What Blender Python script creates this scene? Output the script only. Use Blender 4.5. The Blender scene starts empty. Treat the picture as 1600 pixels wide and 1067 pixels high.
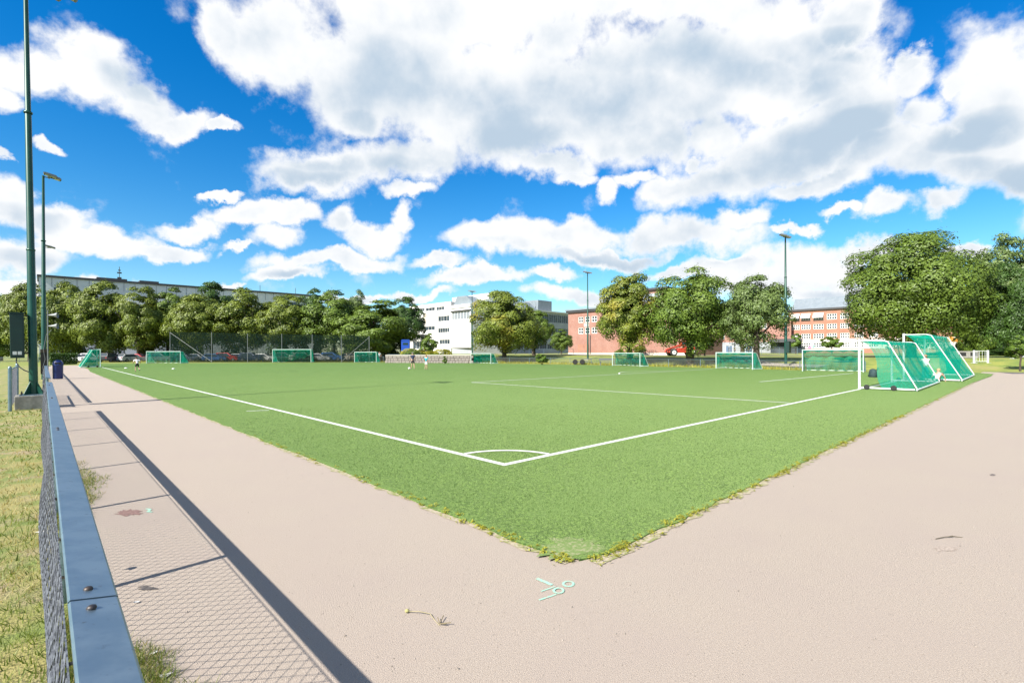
import bpy, bmesh, math, random
import numpy as np
from mathutils import Vector, Matrix, Euler

S = bpy.context.scene
COL = S.collection
rnd = random.Random(7)
rad = math.radians

# ------------------------------------------------------------------ camera
FP, EYE, YAW, ROLL, HY = 780.0, 1.7, rad(43.2), rad(0.2), 549.2
cd = bpy.data.cameras.new("camera")
cam = bpy.data.objects.new("camera", cd)
COL.objects.link(cam)
S.camera = cam
cd.sensor_width = 36.0
cd.lens = 36.0 * FP / 1600.0
cd.shift_y = (HY - 533.5) / 1600.0
cd.clip_start, cd.clip_end = 0.05, 6000
FWD = Vector((math.sin(YAW), math.cos(YAW), 0))
R0 = Vector((math.cos(YAW), -math.sin(YAW), 0))
UP0 = Vector((0, 0, 1))
RGT = R0 * math.cos(ROLL) - UP0 * math.sin(ROLL)
UPV = UP0 * math.cos(ROLL) + R0 * math.sin(ROLL)
m = Matrix.Identity(4)
for i in range(3):
    m[i][0], m[i][1], m[i][2] = RGT[i], UPV[i], -FWD[i]
m[2][3] = EYE
cam.matrix_world = m
CAM = Vector((0, 0, EYE))

# ------------------------------------------------------------------ sky, sun, exposure
SUN_EL = rad(40.0)
SUN_DIR = Vector((-math.cos(SUN_EL) * math.cos(rad(4)), -math.cos(SUN_EL) * math.sin(rad(4)), math.sin(SUN_EL)))  # towards the sun
sd = bpy.data.lights.new("sun", 'SUN')
sd.energy, sd.angle, sd.color = 5.0, rad(0.5), (1.0, 0.95, 0.86)
sun = bpy.data.objects.new("sun", sd)
COL.objects.link(sun)
sun.rotation_euler = SUN_DIR.to_track_quat('Z', 'Y').to_euler()
sun.location = (-40, 0, 40)
vs = S.view_settings
vs.view_transform, vs.look, vs.gamma, vs.use_curve_mapping = 'Standard', 'None', 1.0, False
vs.exposure = 1.22
S.cycles.transparent_max_bounces = 24

# cloud banks: direction (3), rotation (3), angular half sizes (2)
CLOUDS = [
(-0.01, 0.926, 0.378, -1.161, -0.318, -0.124, 0.08, 0.054),
(0.055, 0.916, 0.398, -1.162, -0.006, -0.063, 0.101, 0.066),
(0.113, 0.922, 0.371, -1.178, 0.244, -0.023, 0.074, 0.062),
(0.147, 0.924, 0.353, -1.201, -0.216, -0.241, 0.08, 0.028),
(-0.035, 0.94, 0.341, -1.205, -0.307, -0.078, 0.03, 0.043),
(0.206, 0.911, 0.357, -1.199, -0.19, -0.296, 0.035, 0.012),
(0.009, 0.956, 0.294, -1.262, -0.249, -0.088, 0.026, 0.013),
(-0.037, 0.965, 0.261, -1.299, -0.245, -0.029, 0.017, 0.014),
(-0.033, 0.977, 0.209, -1.355, -0.198, -0.009, 0.043, 0.047),
(0.012, 0.98, 0.196, -1.37, -0.17, -0.047, 0.066, 0.035),
(0.059, 0.983, 0.176, -1.392, -0.139, -0.085, 0.133, 0.034),
(0.15, 0.972, 0.18, -1.389, -0.117, -0.175, 0.065, 0.019),
(-0.024, 0.99, 0.137, -1.432, -0.129, 0.007, 0.088, 0.037),
(0.166, 0.962, 0.217, -1.35, -0.135, -0.201, 0.074, 0.026),
(0.044, 0.993, 0.108, -1.462, -0.087, -0.054, 0.151, 0.024),
(0.278, 0.929, 0.245, -1.321, -0.114, -0.32, 0.136, 0.026),
(0.217, 0.939, 0.268, -1.297, -0.145, -0.267, 0.048, 0.011),
(0.332, 0.911, 0.246, -1.321, -0.098, -0.374, 0.083, 0.03),
(0.31, 0.928, 0.206, -1.363, -0.089, -0.341, 0.082, 0.033),
(0.402, 0.883, 0.242, -1.326, -0.076, -0.446, 0.04, 0.044),
(0.461, 0.86, 0.22, -1.349, -0.054, -0.504, 0.098, 0.042),
(0.5, 0.829, 0.249, -1.319, -0.048, -0.555, 0.036, 0.042),
(0.393, 0.904, 0.169, -1.401, -0.056, -0.42, 0.189, 0.027),
(0.328, 0.934, 0.142, -1.428, -0.058, -0.346, 0.108, 0.02),
(0.232, 0.965, 0.125, -1.446, -0.066, -0.244, 0.024, 0.01),
(0.207, 0.855, 0.476, -1.06, -0.229, -0.364, 0.058, 0.065),
(0.28, 0.836, 0.473, -1.069, -0.185, -0.424, 0.129, 0.105),
(0.389, 0.79, 0.475, -1.072, -0.124, -0.525, 0.238, 0.161),
(0.521, 0.718, 0.462, -1.09, -0.049, -0.654, 0.283, 0.169),
(0.626, 0.664, 0.409, -1.15, 0.003, -0.754, 0.25, 0.116),
(0.7, 0.546, 0.46, -1.092, 0.066, -0.874, 0.296, 0.176),
(0.792, 0.403, 0.459, -1.088, 0.149, -1.023, 0.247, 0.155),
(0.781, 0.494, 0.383, -1.176, 0.094, -0.967, 0.181, 0.086),
(0.492, 0.796, 0.352, -1.21, -0.064, -0.577, 0.194, 0.06),
(0.349, 0.881, 0.319, -1.244, -0.116, -0.416, 0.16, 0.052),
(0.5, 0.811, 0.305, -1.261, -0.056, -0.571, 0.072, 0.022),
(0.694, 0.632, 0.344, -1.219, 0.028, -0.822, 0.138, 0.043),
(0.839, 0.261, 0.478, -1.057, 0.234, -1.139, 0.132, 0.088),
(0.853, 0.197, 0.483, -1.045, 0.275, -1.187, 0.061, 0.05),
(0.488, 0.671, 0.559, -0.977, -0.056, -0.666, 0.469, 0.083),
(0.748, 0.38, 0.544, -0.986, 0.165, -0.992, 0.334, 0.069),
(0.906, 0.202, 0.371, -1.187, -0.14, -1.408, 0.126, 0.099),
(0.896, 0.289, 0.336, -1.222, -0.187, -1.327, 0.181, 0.106),
(0.865, 0.399, 0.304, -1.262, -0.052, -1.155, 0.161, 0.072),
(0.934, 0.175, 0.312, -1.248, -0.184, -1.447, 0.114, 0.073),
(0.905, 0.135, 0.402, -1.135, -0.307, -1.563, 0.05, 0.047),
(0.832, 0.467, 0.301, -1.263, 0.094, -1.03, 0.068, 0.036),
(0.778, 0.547, 0.309, -1.256, 0.064, -0.937, 0.035, 0.031),
(0.925, 0.26, 0.277, -1.288, -0.124, -1.333, 0.132, 0.034),
(0.837, 0.426, 0.343, -1.218, 0.119, -1.056, 0.037, 0.02),
(0.928, 0.117, 0.353, -1.196, 0.269, -1.342, 0.061, 0.059),
(0.242, 0.951, 0.192, -1.376, -0.1, -0.268, 0.045, 0.012),
(0.839, 0.392, 0.378, -1.179, 0.142, -1.075, 0.112, 0.076),
(0.64, 0.553, 0.533, -1.008, 0.05, -0.827, 0.131, 0.068),
(0.852, 0.189, 0.488, -1.038, 0.282, -1.19, 0.055, 0.044),
(0.404, 0.821, 0.404, -1.152, -0.109, -0.505, 0.088, 0.056),
(0.896, 0.13, 0.424, -1.132, -0.071, -1.46, 0.036, 0.022),
(0.923, 0.078, 0.377, -1.182, -0.101, -1.528, 0.034, 0.031),
(0.93, 0.3, 0.211, -1.358, -0.035, -1.266, 0.065, 0.013),
(0.725, 0.611, 0.319, -1.246, 0.038, -0.857, 0.098, 0.022),
(0.872, 0.218, 0.438, -1.101, 0.249, -1.201, 0.104, 0.059),
(0.951, 0.123, 0.282, -1.277, 0.222, -1.375, 0.072, 0.062),
(0.851, 0.302, 0.43, -1.117, 0.199, -1.133, 0.115, 0.076),
(0.877, 0.241, 0.416, -1.13, 0.229, -1.196, 0.095, 0.049),
(0.8, 0.507, 0.322, -1.242, 0.081, -0.978, 0.062, 0.021),
(0.939, 0.041, 0.342, -1.195, -0.371, -1.669, 0.079, 0.128),
(0.959, 0.061, 0.276, -1.29, -0.086, -1.532, 0.1, 0.091),
(0.971, 0.012, 0.239, -1.323, 0.24, -1.499, 0.093, 0.051),
(0.949, 0.101, 0.299, -1.258, 0.244, -1.387, 0.054, 0.072),
(0.651, 0.728, 0.214, -1.355, -0.002, -0.73, 0.166, 0.047),
(0.753, 0.62, 0.219, -1.35, 0.031, -0.875, 0.215, 0.046),
(0.854, 0.473, 0.215, -1.354, 0.071, -1.049, 0.222, 0.057),
(0.899, 0.369, 0.236, -1.329, -0.168, -1.223, 0.083, 0.031),
(0.797, 0.576, 0.182, -1.388, 0.038, -0.938, 0.229, 0.023),
(0.569, 0.806, 0.165, -1.405, -0.019, -0.618, 0.081, 0.02),
(0.64, 0.755, 0.139, -1.431, -0.089, -0.716, 0.188, 0.026),
(0.722, 0.676, 0.151, -1.419, -0.072, -0.83, 0.077, 0.02),
(0.96, 0.176, 0.217, -1.35, 0.159, -1.354, 0.065, 0.029),
(0.971, 0.107, 0.214, -1.352, -0.152, -1.494, 0.053, 0.026),
(0.947, 0.229, 0.227, -1.339, 0.148, -1.299, 0.048, 0.014),
(0.946, 0.286, 0.151, -1.419, 0.09, -1.264, 0.155, 0.059),
(0.966, 0.202, 0.163, -1.406, 0.116, -1.345, 0.093, 0.036),
(0.928, 0.352, 0.123, -1.447, 0.063, -1.2, 0.119, 0.043),
(0.965, 0.243, 0.102, -1.468, 0.069, -1.317, 0.148, 0.035),
(0.904, 0.399, 0.152, -1.418, 0.067, -1.144, 0.08, 0.025),
(0.767, 0.632, 0.11, -1.461, 0.018, -0.88, 0.153, 0.027),
(0.532, 0.84, 0.105, -1.466, -0.016, -0.566, 0.1, 0.015),
(0.985, 0.077, 0.152, -1.417, 0.14, -1.471, 0.057, 0.02),
(0.438, 0.893, 0.1, -1.471, -0.027, -0.459, 0.079, 0.012),
(0.871, 0.47, 0.142, -1.428, 0.051, -1.069, 0.093, 0.019)]
CLOUD_BASES = [
(0.564, 0.698, 0.441, -1.114, -0.027, -0.692, 0.484, 0.108),
(0.47, 0.76, 0.449, -1.104, -0.078, -0.593, 0.25, 0.086),
(0.739, 0.52, 0.429, -1.125, 0.083, -0.918, 0.252, 0.087),
(0.63, 0.669, 0.394, -1.166, 0.003, -0.754, 0.394, 0.082),
(0.887, 0.336, 0.317, -1.248, -0.062, -1.229, 0.219, 0.053),
(0.91, 0.228, 0.346, -1.216, -0.067, -1.35, 0.125, 0.045),
(0.972, 0.033, 0.231, -1.331, 0.224, -1.483, 0.092, 0.042),
(0.949, 0.061, 0.308, -1.253, -0.17, -1.563, 0.059, 0.034),
(0.76, 0.625, 0.179, -1.391, 0.026, -0.877, 0.325, 0.026),
(0.654, 0.732, 0.19, -1.379, -0.001, -0.729, 0.19, 0.021),
(0.962, 0.251, 0.105, -1.465, 0.07, -1.308, 0.157, 0.033),
(0.364, 0.921, 0.137, -1.433, -0.05, -0.383, 0.167, 0.016),
(0.016, 0.99, 0.138, -1.432, -0.119, -0.033, 0.12, 0.021),
(0.121, 0.907, 0.404, -1.154, -0.079, -0.167, 0.073, 0.028),
(0.474, 0.813, 0.338, -1.225, -0.07, -0.554, 0.196, 0.025),
(0.794, 0.382, 0.472, -1.072, 0.162, -1.035, 0.227, 0.053),
(0.36, 0.882, 0.303, -1.262, -0.107, -0.422, 0.163, 0.021),
(-0.024, 0.982, 0.186, -1.381, -0.173, -0.009, 0.062, 0.027),
(0.867, 0.193, 0.459, -1.075, 0.271, -1.208, 0.093, 0.025)]

world = bpy.data.worlds.new("World")
S.world = world
world.use_nodes = True
wt = world.node_tree
wt.nodes.clear()


class NT:
    """small node tree helper"""
    def __init__(s, t): s.t = t
    def n(s, typ, **kw):
        o = s.t.nodes.new(typ)
        for k, v in kw.items(): setattr(o, k, v)
        return o
    def put(s, sock, v):
        if isinstance(v, bpy.types.NodeSocket): s.t.links.new(v, sock)
        else: sock.default_value = v
    def math(s, op, a, b=0.0, c=0.0, clamp=False):
        o = s.n('ShaderNodeMath', operation=op, use_clamp=clamp)
        for i, v in enumerate((a, b, c)): s.put(o.inputs[i], v)
        return o.outputs[0]
    def vmath(s, op, a, b=None, scale=None):
        o = s.n('ShaderNodeVectorMath', operation=op)
        s.put(o.inputs[0], a)
        if b is not None: s.put(o.inputs[1], b)
        if scale is not None: s.put(o.inputs['Scale'], scale)
        return o.outputs[0]
    def noise(s, vec, scale, detail=2.0, rough=0.5, col=False, lac=2.0):
        o = s.n('ShaderNodeTexNoise')
        if vec is not None: s.put(o.inputs['Vector'], vec)
        o.inputs['Scale'].default_value = scale
        o.inputs['Detail'].default_value = detail
        o.inputs['Roughness'].default_value = rough
        o.inputs['Lacunarity'].default_value = lac
        return o.outputs['Color' if col else 'Fac']
    def mix(s, f, a, b, blend='MIX'):
        o = s.n('ShaderNodeMix', data_type='RGBA', blend_type=blend)
        s.put(o.inputs[0], f)
        for i, v in ((6, a), (7, b)):
            s.put(o.inputs[i], v if isinstance(v, bpy.types.NodeSocket) else (*v, 1.0))
        return o.outputs[2]
    def smooth(s, v, a, b, c=0.0, d=1.0):
        o = s.n('ShaderNodeMapRange', interpolation_type='SMOOTHSTEP')
        s.put(o.inputs[0], v)
        for i, x in enumerate((a, b, c, d)): o.inputs[i + 1].default_value = x
        return o.outputs[0]


W = NT(wt)
tc = W.n('ShaderNodeTexCoord').outputs['Generated']
sky = W.n('ShaderNodeTexSky', sky_type='NISHITA', sun_disc=False)
sky.sun_elevation = SUN_EL
sky.sun_rotation = math.atan2(SUN_DIR.x, SUN_DIR.y)
sky.air_density, sky.dust_density, sky.ozone_density = 1.0, 0.3, 2.0
hs = W.n('ShaderNodeHueSaturation')
hs.inputs['Saturation'].default_value = 1.35
hs.inputs['Value'].default_value = 1.0
W.put(hs.inputs['Color'], sky.outputs[0])
zz = W.n('ShaderNodeSeparateXYZ'); W.put(zz.inputs[0], tc)
air = W.mix(W.smooth(zz.outputs[2], 0.0, 0.5), (0.80, 0.95, 0.98), (0.05, 0.80, 1.06))
blue = W.mix(1.0, hs.outputs[0], air, 'MULTIPLY')
# warp the look-up direction so that the banks get billowing edges
w1 = W.vmath('SCALE', W.vmath('SUBTRACT', W.noise(tc, 4.5, 3, 0.5, True), (0.5, 0.5, 0.5)), scale=0.10)
w2 = W.vmath('SCALE', W.vmath('SUBTRACT', W.noise(tc, 15.0, 7, 0.62, True), (0.5, 0.5, 0.5)), scale=0.068)
dirw = W.vmath('ADD', tc, W.vmath('ADD', w1, w2))


def field(src, blobs):
    acc = None
    for (x, y, z, ex, ey, ez, r1, r2) in blobs:
        mp = W.n('ShaderNodeMapping', vector_type='TEXTURE')
        W.put(mp.inputs['Vector'], src)
        mp.inputs['Location'].default_value = (x, y, z)
        mp.inputs['Rotation'].default_value = (ex, ey, ez)
        mp.inputs['Scale'].default_value = (r1, r2, 0.6)
        g = W.n('ShaderNodeTexGradient', gradient_type='QUADRATIC_SPHERE')
        g.gradient_type = 'SPHERICAL'
        W.put(g.inputs['Vector'], mp.outputs[0])
        v = g.outputs['Fac']
        acc = v if acc is None else W.math('SMOOTH_MAX', acc, v, 0.07)
    return acc


# the rest of the sky, out of view: the same kind of cumulus banks all round
wr = random.Random(3)
OTHER = []
for i in range(26):
    az = wr.uniform(0, 2 * math.pi)
    d0 = (az - YAW + math.pi) % (2 * math.pi) - math.pi
    if abs(d0) < 1.05: continue
    el = wr.uniform(0.12, 1.1)
    a2 = az
    c = Vector((math.sin(a2) * math.cos(el), math.cos(a2) * math.cos(el), math.sin(el)))
    q = c.to_track_quat('Z', 'Y').to_euler()
    OTHER.append((*c, *q, wr.uniform(0.2, 0.5), wr.uniform(0.12, 0.26)))
F = field(dirw, CLOUDS + OTHER)
fine = W.noise(tc, 10.0, 9, 0.60)
dens = W.math('ADD', F, W.math('MULTIPLY', W.math('SUBTRACT', fine, 0.5), 1.45))
cover = W.smooth(dens, 0.16, 0.56)
thick = W.smooth(F, 0.22, 0.80)
base = field(W.vmath('ADD', tc, w1), CLOUD_BASES)
# billows: each puff is bright towards the sun side and grey below
puff = W.noise(tc, 7.0, 5, 0.55)
puff2 = W.noise(W.vmath('ADD', tc, (0.030, 0.010, -0.050)), 7.0, 5, 0.55)
relief = W.math('MULTIPLY', W.math('SUBTRACT', puff2, puff), 1.5)
veil = W.noise(tc, 2.6, 4, 0.5)
sh = W.math('MULTIPLY', W.math('SQRT', base), W.math('ADD', 0.42, W.math('MULTIPLY', veil, 0.75)))
lit = W.math('SUBTRACT', 1.0, W.math('MULTIPLY', thick, W.math('ADD', W.math('ADD', sh, relief), W.math('MULTIPLY', W.smooth(veil, 0.45, 0.75), 0.30))))
lit = W.smooth(lit, 0.05, 1.0)
ccol = W.mix(lit, (2.9, 3.6, 4.35), (5.75, 5.8, 5.85))
bg = W.n('ShaderNodeBackground')
W.put(bg.inputs['Color'], W.mix(cover, blue, ccol))
bg.inputs['Strength'].default_value = 0.077
wo = W.n('ShaderNodeOutputWorld')
wt.links.new(bg.outputs[0], wo.inputs[0])
world.cycles.sampling_method = 'MANUAL'
world.cycles.sample_map_resolution = 512


# ------------------------------------------------------------------ measuring helpers
def ray(px, py): return FWD + RGT * ((px - 800) / FP) + UPV * ((HY - py) / FP)
def G(px, py, z=0.0):
    r = ray(px, py); return CAM + r * ((z - EYE) / r.z)
def D(px, py, d): return CAM + ray(px, py) * d
def onx(px, py, X):
    r = ray(px, py); return CAM + r * (X / r.x)
def ony(px, py, Y):
    r = ray(px, py); return CAM + r * (Y / r.y)
def sst(a, b, v):
    t = min(1, max(0, (v - a) / (b - a))); return t * t * (3 - 2 * t)
def hgt(x, y):
    """height of the ground: flat round the pitch, a low bank beyond the far touchline"""
    far = sst(56, 66, y)
    x0 = 52 + far * -1.2
    x1 = 63 - far * 9.0
    side = sst(-14, -2, y)
    return (0.9 + 0.2 * far) * sst(x0, x1, x) * side * (1 - sst(86, 100, y) * 0.0)


# ------------------------------------------------------------------ mesh and object helpers
class MB:
    def __init__(s): s.v, s.f = [], []
    def add(s, vs, fs):
        n = len(s.v); s.v += [tuple(p) for p in vs]; s.f += [tuple(i + n for i in f) for f in fs]; return s
    def box(s, c, d, rz=0.0, M=None):
        x, y, z = (k / 2 for k in d)
        P = [Vector((a * x, b * y, e * z)) for a, b, e in ((-1, -1, -1), (1, -1, -1), (1, 1, -1), (-1, 1, -1), (-1, -1, 1), (1, -1, 1), (1, 1, 1), (-1, 1, 1))]
        if M is not None: P = [M @ p for p in P]
        elif rz: P = [Matrix.Rotation(rz, 3, 'Z') @ p for p in P]
        c = Vector(c)
        return s.add([p + c for p in P], [(0, 3, 2, 1), (4, 5, 6, 7), (0, 1, 5, 4), (1, 2, 6, 5), (2, 3, 7, 6), (3, 0, 4, 7)])
    def bbox(s, a, b):
        return s.box([(i + j) / 2 for i, j in zip(a, b)], [abs(j - i) for i, j in zip(a, b)])
    def tube(s, p, q, r, r2=None, n=8, cap=True):
        p, q = Vector(p), Vector(q); r2 = r if r2 is None else r2
        d = q - p
        if d.length < 1e-6: return s
        z = d.normalized(); x = z.orthogonal().normalized(); y = z.cross(x)
        vs = []
        for c, k in ((p, r), (q, r2)):
            vs += [c + (x * math.cos(2 * math.pi * i / n) + y * math.sin(2 * math.pi * i / n)) * k for i in range(n)]
        fs = [(i, (i + 1) % n, n + (i + 1) % n, n + i) for i in range(n)]
        if cap: fs += [tuple(range(n - 1, -1, -1)), tuple(range(n, 2 * n))]
        return s.add(vs, fs)
    def path(s, pts, r, n=6):
        for a, b in zip(pts, pts[1:]): s.tube(a, b, r, n=n)
        return s
    def quad(s, *p): return s.add(p, [tuple(range(len(p)))])
    def prism(s, prof, y0, y1, ax='y'):
        n = len(prof)
        mk = (lambda a, b, t: (a, t, b)) if ax == 'y' else ((lambda a, b, t: (t, a, b)) if ax == 'x' else (lambda a, b, t: (a, b, t)))
        vs = [mk(a, b, y0) for a, b in prof] + [mk(a, b, y1) for a, b in prof]
        return s.add(vs, [tuple(range(n)), tuple(range(2 * n - 1, n - 1, -1))] + [((i + 1) % n, i, n + i, n + (i + 1) % n) for i in range(n)])
    def lathe(s, c, prof, n=12):
        c = Vector(c); vs = []
        for r, z in prof: vs += [c + Vector((r * math.cos(2 * math.pi * i / n), r * math.sin(2 * math.pi * i / n), z)) for i in range(n)]
        fs = [(k * n + i, k * n + (i + 1) % n, (k + 1) * n + (i + 1) % n, (k + 1) * n + i) for k in range(len(prof) - 1) for i in range(n)]
        return s.add(vs, fs)
    def build(s, name, mt, parent=None, smooth=False, loc=None, bevel=0.0):
        me = bpy.data.meshes.new(name)
        me.from_pydata(s.v, [], s.f)
        if smooth:
            me.polygons.foreach_set('use_smooth', [True] * len(me.polygons))
            try: me.set_sharp_from_angle(angle=rad(50))
            except Exception: pass
        me.materials.append(mt)
        o = link(name, me, parent, loc)
        if bevel:
            b = o.modifiers.new('bevel', 'BEVEL'); b.width = bevel; b.segments = 2; b.limit_method = 'ANGLE'
        return o


def link(name, me, parent=None, loc=None):
    o = bpy.data.objects.new(name, me)
    COL.objects.link(o)
    if parent is not None: o.parent = parent
    if loc is not None: o.location = loc
    return o
def npmesh(name, V, Fq, mt, parent=None, k=4):
    me = bpy.data.meshes.new(name)
    V = np.asarray(V, np.float32); Fq = np.asarray(Fq, np.int32)
    me.vertices.add(len(V)); me.vertices.foreach_set('co', V.ravel())
    me.loops.add(Fq.size); me.loops.foreach_set('vertex_index', Fq.ravel())
    me.polygons.add(len(Fq)); me.polygons.foreach_set('loop_start', np.arange(0, Fq.size, k, dtype=np.int32))
    me.update(calc_edges=True)
    me.materials.append(mt)
    return link(name, me, parent)
def tag(o, label=None, cat=None, group=None, kind=None):
    if label: o['label'] = label
    if cat: o['category'] = cat
    if group: o['group'] = group
    if kind: o['kind'] = kind
    return o
def thing(name, label, cat, loc=(0, 0, 0), rz=0.0, group=None):
    o = bpy.data.objects.new(name, None)
    o.empty_display_size = 0.1
    COL.objects.link(o); o.location = loc; o.rotation_euler = (0, 0, rz)
    return tag(o, label, cat, group)
def copy_tree(o, parent=None):
    c = o.copy(); COL.objects.link(c)
    if parent is not None: c.parent = parent
    for ch in list(o.children):
        copy_tree(ch, c)
    return c
def structure(o): o['kind'] = 'structure'; return o


# ------------------------------------------------------------------ materials
def al(c): return None if c is None else tuple(k * 0.79 for k in c)


def mat(name, c1, c2=None, scale=3.0, rough=0.7, metal=0.0, bump=0.0, bscale=None, detail=4, sheen=0.0, spec=0.5, trans=0.0, alpha=1.0, lo=0.35, hi=0.65, c3=None, s3=1.0, lo3=0.5, hi3=0.6, coord='Object', stint=None):
    c1, c2, c3 = al(c1), al(c2), al(c3)
    mt = bpy.data.materials.new(name); mt.use_nodes = True
    t = NT(mt.node_tree)
    b = mt.node_tree.nodes['Principled BSDF']
    b.inputs['Roughness'].default_value = rough
    b.inputs['Metallic'].default_value = metal
    b.inputs['Specular IOR Level'].default_value = spec
    b.inputs['Sheen Weight'].default_value = sheen
    if stint: b.inputs['Sheen Tint'].default_value = (*stint, 1); b.inputs['Sheen Roughness'].default_value = 0.35
    co = t.n('ShaderNodeTexCoord').outputs[coord]
    col = None
    if c2 is not None:
        f = t.smooth(t.noise(co, scale, detail, 0.6), lo, hi)
        col = t.mix(f, c1, c2)
        if c3 is not None:
            col = t.mix(t.smooth(t.noise(co, s3, 4, 0.55), lo3, hi3), col, c3)
        t.put(b.inputs['Base Color'], col)
    else:
        b.inputs['Base Color'].default_value = (*c1, 1)
    if bump:
        bn = t.n('ShaderNodeBump'); bn.inputs['Strength'].default_value = bump
        bn.inputs['Distance'].default_value = 0.02
        t.put(bn.inputs['Height'], t.noise(co, bscale or scale * 4, 3, 0.6))
        t.put(b.inputs['Normal'], bn.outputs[0])
    out = mt.node_tree.nodes['Material Output']
    if alpha < 1.0:
        tr = t.n('ShaderNodeBsdfTransparent')
        mx = t.n('ShaderNodeMixShader'); mx.inputs[0].default_value = alpha
        mt.node_tree.links.new(tr.outputs[0], mx.inputs[1]); mt.node_tree.links.new(b.outputs[0], mx.inputs[2])
        mt.node_tree.links.new(mx.outputs[0], out.inputs[0])
    return mt


def leaf_mat(name, dark, light, trans=0.3, hue2=None):
    dark, light, hue2 = al(dark), al(light), al(hue2)
    mt = bpy.data.materials.new(name); mt.use_nodes = True
    t = NT(mt.node_tree); nd = mt.node_tree.nodes
    b = nd['Principled BSDF']
    g = t.n('ShaderNodeNewGeometry')
    oi = t.n('ShaderNodeObjectInfo')
    co = t.n('ShaderNodeTexCoord').outputs['Object']
    f = t.math('ADD', t.math('MULTIPLY', g.outputs['Random Per Island'], 0.6), t.math('MULTIPLY', t.smooth(t.noise(co, 3.0, 4), 0.3, 0.7), 0.4))
    col = t.mix(f, dark, light)
    if hue2: col = t.mix(t.smooth(t.noise(co, 1.6, 3), 0.52, 0.72), col, hue2)
    col = t.mix(t.math('MULTIPLY', oi.outputs['Random'], 0.35), col, tuple(k * 0.6 for k in light))
    t.put(b.inputs['Base Color'], col)
    b.inputs['Roughness'].default_value = 0.5
    b.inputs['Specular IOR Level'].default_value = 0.35
    tl = t.n('ShaderNodeBsdfTranslucent'); t.put(tl.inputs['Color'], t.mix(1.0, col, (1.25, 1.3, 0.5), 'MULTIPLY'))
    mx = t.n('ShaderNodeMixShader'); mx.inputs[0].default_value = trans
    mt.node_tree.links.new(b.outputs[0], mx.inputs[1]); mt.node_tree.links.new(tl.outputs[0], mx.inputs[2])
    mt.node_tree.links.new(mx.outputs[0], nd['Material Output'].inputs[0])
    return mt


def net_mat(name, c, alpha, scale=40.0):
    """knotted netting: cords with gaps the eye cannot part at this distance"""
    mt = bpy.data.materials.new(name); mt.use_nodes = True
    t = NT(mt.node_tree); nd = mt.node_tree.nodes
    b = nd['Principled BSDF']; b.inputs['Base Color'].default_value = (*c, 1); b.inputs['Roughness'].default_value = 0.8; b.inputs['Specular IOR Level'].default_value = 0.1
    co = t.n('ShaderNodeTexCoord').outputs['Object']
    tl = t.n('ShaderNodeBsdfTranslucent'); tl.inputs['Color'].default_value = (*c, 1)
    m1 = t.n('ShaderNodeMixShader'); m1.inputs[0].default_value = 0.5
    mt.node_tree.links.new(b.outputs[0], m1.inputs[1]); mt.node_tree.links.new(tl.outputs[0], m1.inputs[2])
    tr = t.n('ShaderNodeBsdfTransparent'); mx = t.n('ShaderNodeMixShader')
    a = t.math('ADD', alpha, t.math('MULTIPLY', t.math('SUBTRACT', t.noise(co, scale, 2), 0.5), 0.9), clamp=True)
    t.put(mx.inputs[0], a)
    mt.node_tree.links.new(tr.outputs[0], mx.inputs[1]); mt.node_tree.links.new(m1.outputs[0], mx.inputs[2])
    mt.node_tree.links.new(mx.outputs[0], nd['Material Output'].inputs[0])
    return mt


M = {}
M['path'] = mat('gravel_asphalt', (0.460, 0.386, 0.318), (0.325, 0.266, 0.216), 110, 0.9, bump=0.5, bscale=160, lo=0.34, hi=0.66, detail=6, c3=(0.385, 0.316, 0.265), s3=0.9, lo3=0.35, hi3=0.75)
M['turf'] = mat('artificial_turf', (0.026, 0.074, 0.010), (0.142, 0.240, 0.044), 34, 0.85, bump=0.9, bscale=90, sheen=0.24, lo=0.38, hi=0.62, detail=7, spec=0.15, c3=(0.094, 0.172, 0.034), s3=0.45, lo3=0.40, hi3=0.75, stint=(0.8, 1.0, 0.42))
M['blade'] = leaf_mat('turf_blade', (0.036, 0.09, 0.018), (0.18, 0.285, 0.075), 0.2)
M['line'] = mat('line_paint', (0.72, 0.72, 0.68), (0.42, 0.50, 0.34), 40, 0.8, lo=0.50, hi=0.72, detail=7)
M['grass'] = mat('meadow_grass', (0.13, 0.195, 0.030), (0.27, 0.285, 0.050), 0.9, 0.95, bump=0.8, bscale=14, c3=(0.30, 0.27, 0.09), s3=0.22, lo3=0.5, hi3=0.72, detail=8)
M['verge'] = mat('dry_verge', (0.33, 0.29, 0.10), (0.17, 0.22, 0.045), 2.2, 0.95, bump=1.0, bscale=60, c3=(0.34, 0.27, 0.15), s3=1.3, lo3=0.5, hi3=0.68, detail=8)
M['dryblade'] = leaf_mat('dry_grass_blade', (0.24, 0.20, 0.06), (0.56, 0.44, 0.20), 0.3, hue2=(0.60, 0.46, 0.26))
M['greenblade'] = leaf_mat('green_grass_blade', (0.08, 0.14, 0.02), (0.27, 0.32, 0.06), 0.3)
M['weed'] = leaf_mat('weed_leaf', (0.20, 0.23, 0.025), (0.52, 0.48, 0.06), 0.3)
M['galv'] = mat('galvanised_steel', (0.30, 0.40, 0.47), (0.22, 0.32, 0.40), 7, 0.38, 0.8, bump=0.05, bscale=300, detail=8, c3=(0.17, 0.22, 0.26), s3=26, lo3=0.62, hi3=0.72)
M['wire'] = mat('galvanised_wire', (0.04, 0.045, 0.06), (0.15, 0.165, 0.19), 45, rough=0.7, spec=0.15)
M['bolt'] = mat('dark_bolt', (0.05, 0.05, 0.055), (0.09, 0.07, 0.06), 60, 0.5, 0.6)
M['poleg'] = mat('green_pole_paint', (0.006, 0.060, 0.040), (0.008, 0.075, 0.050), 5, 0.35, 0.1)
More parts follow.
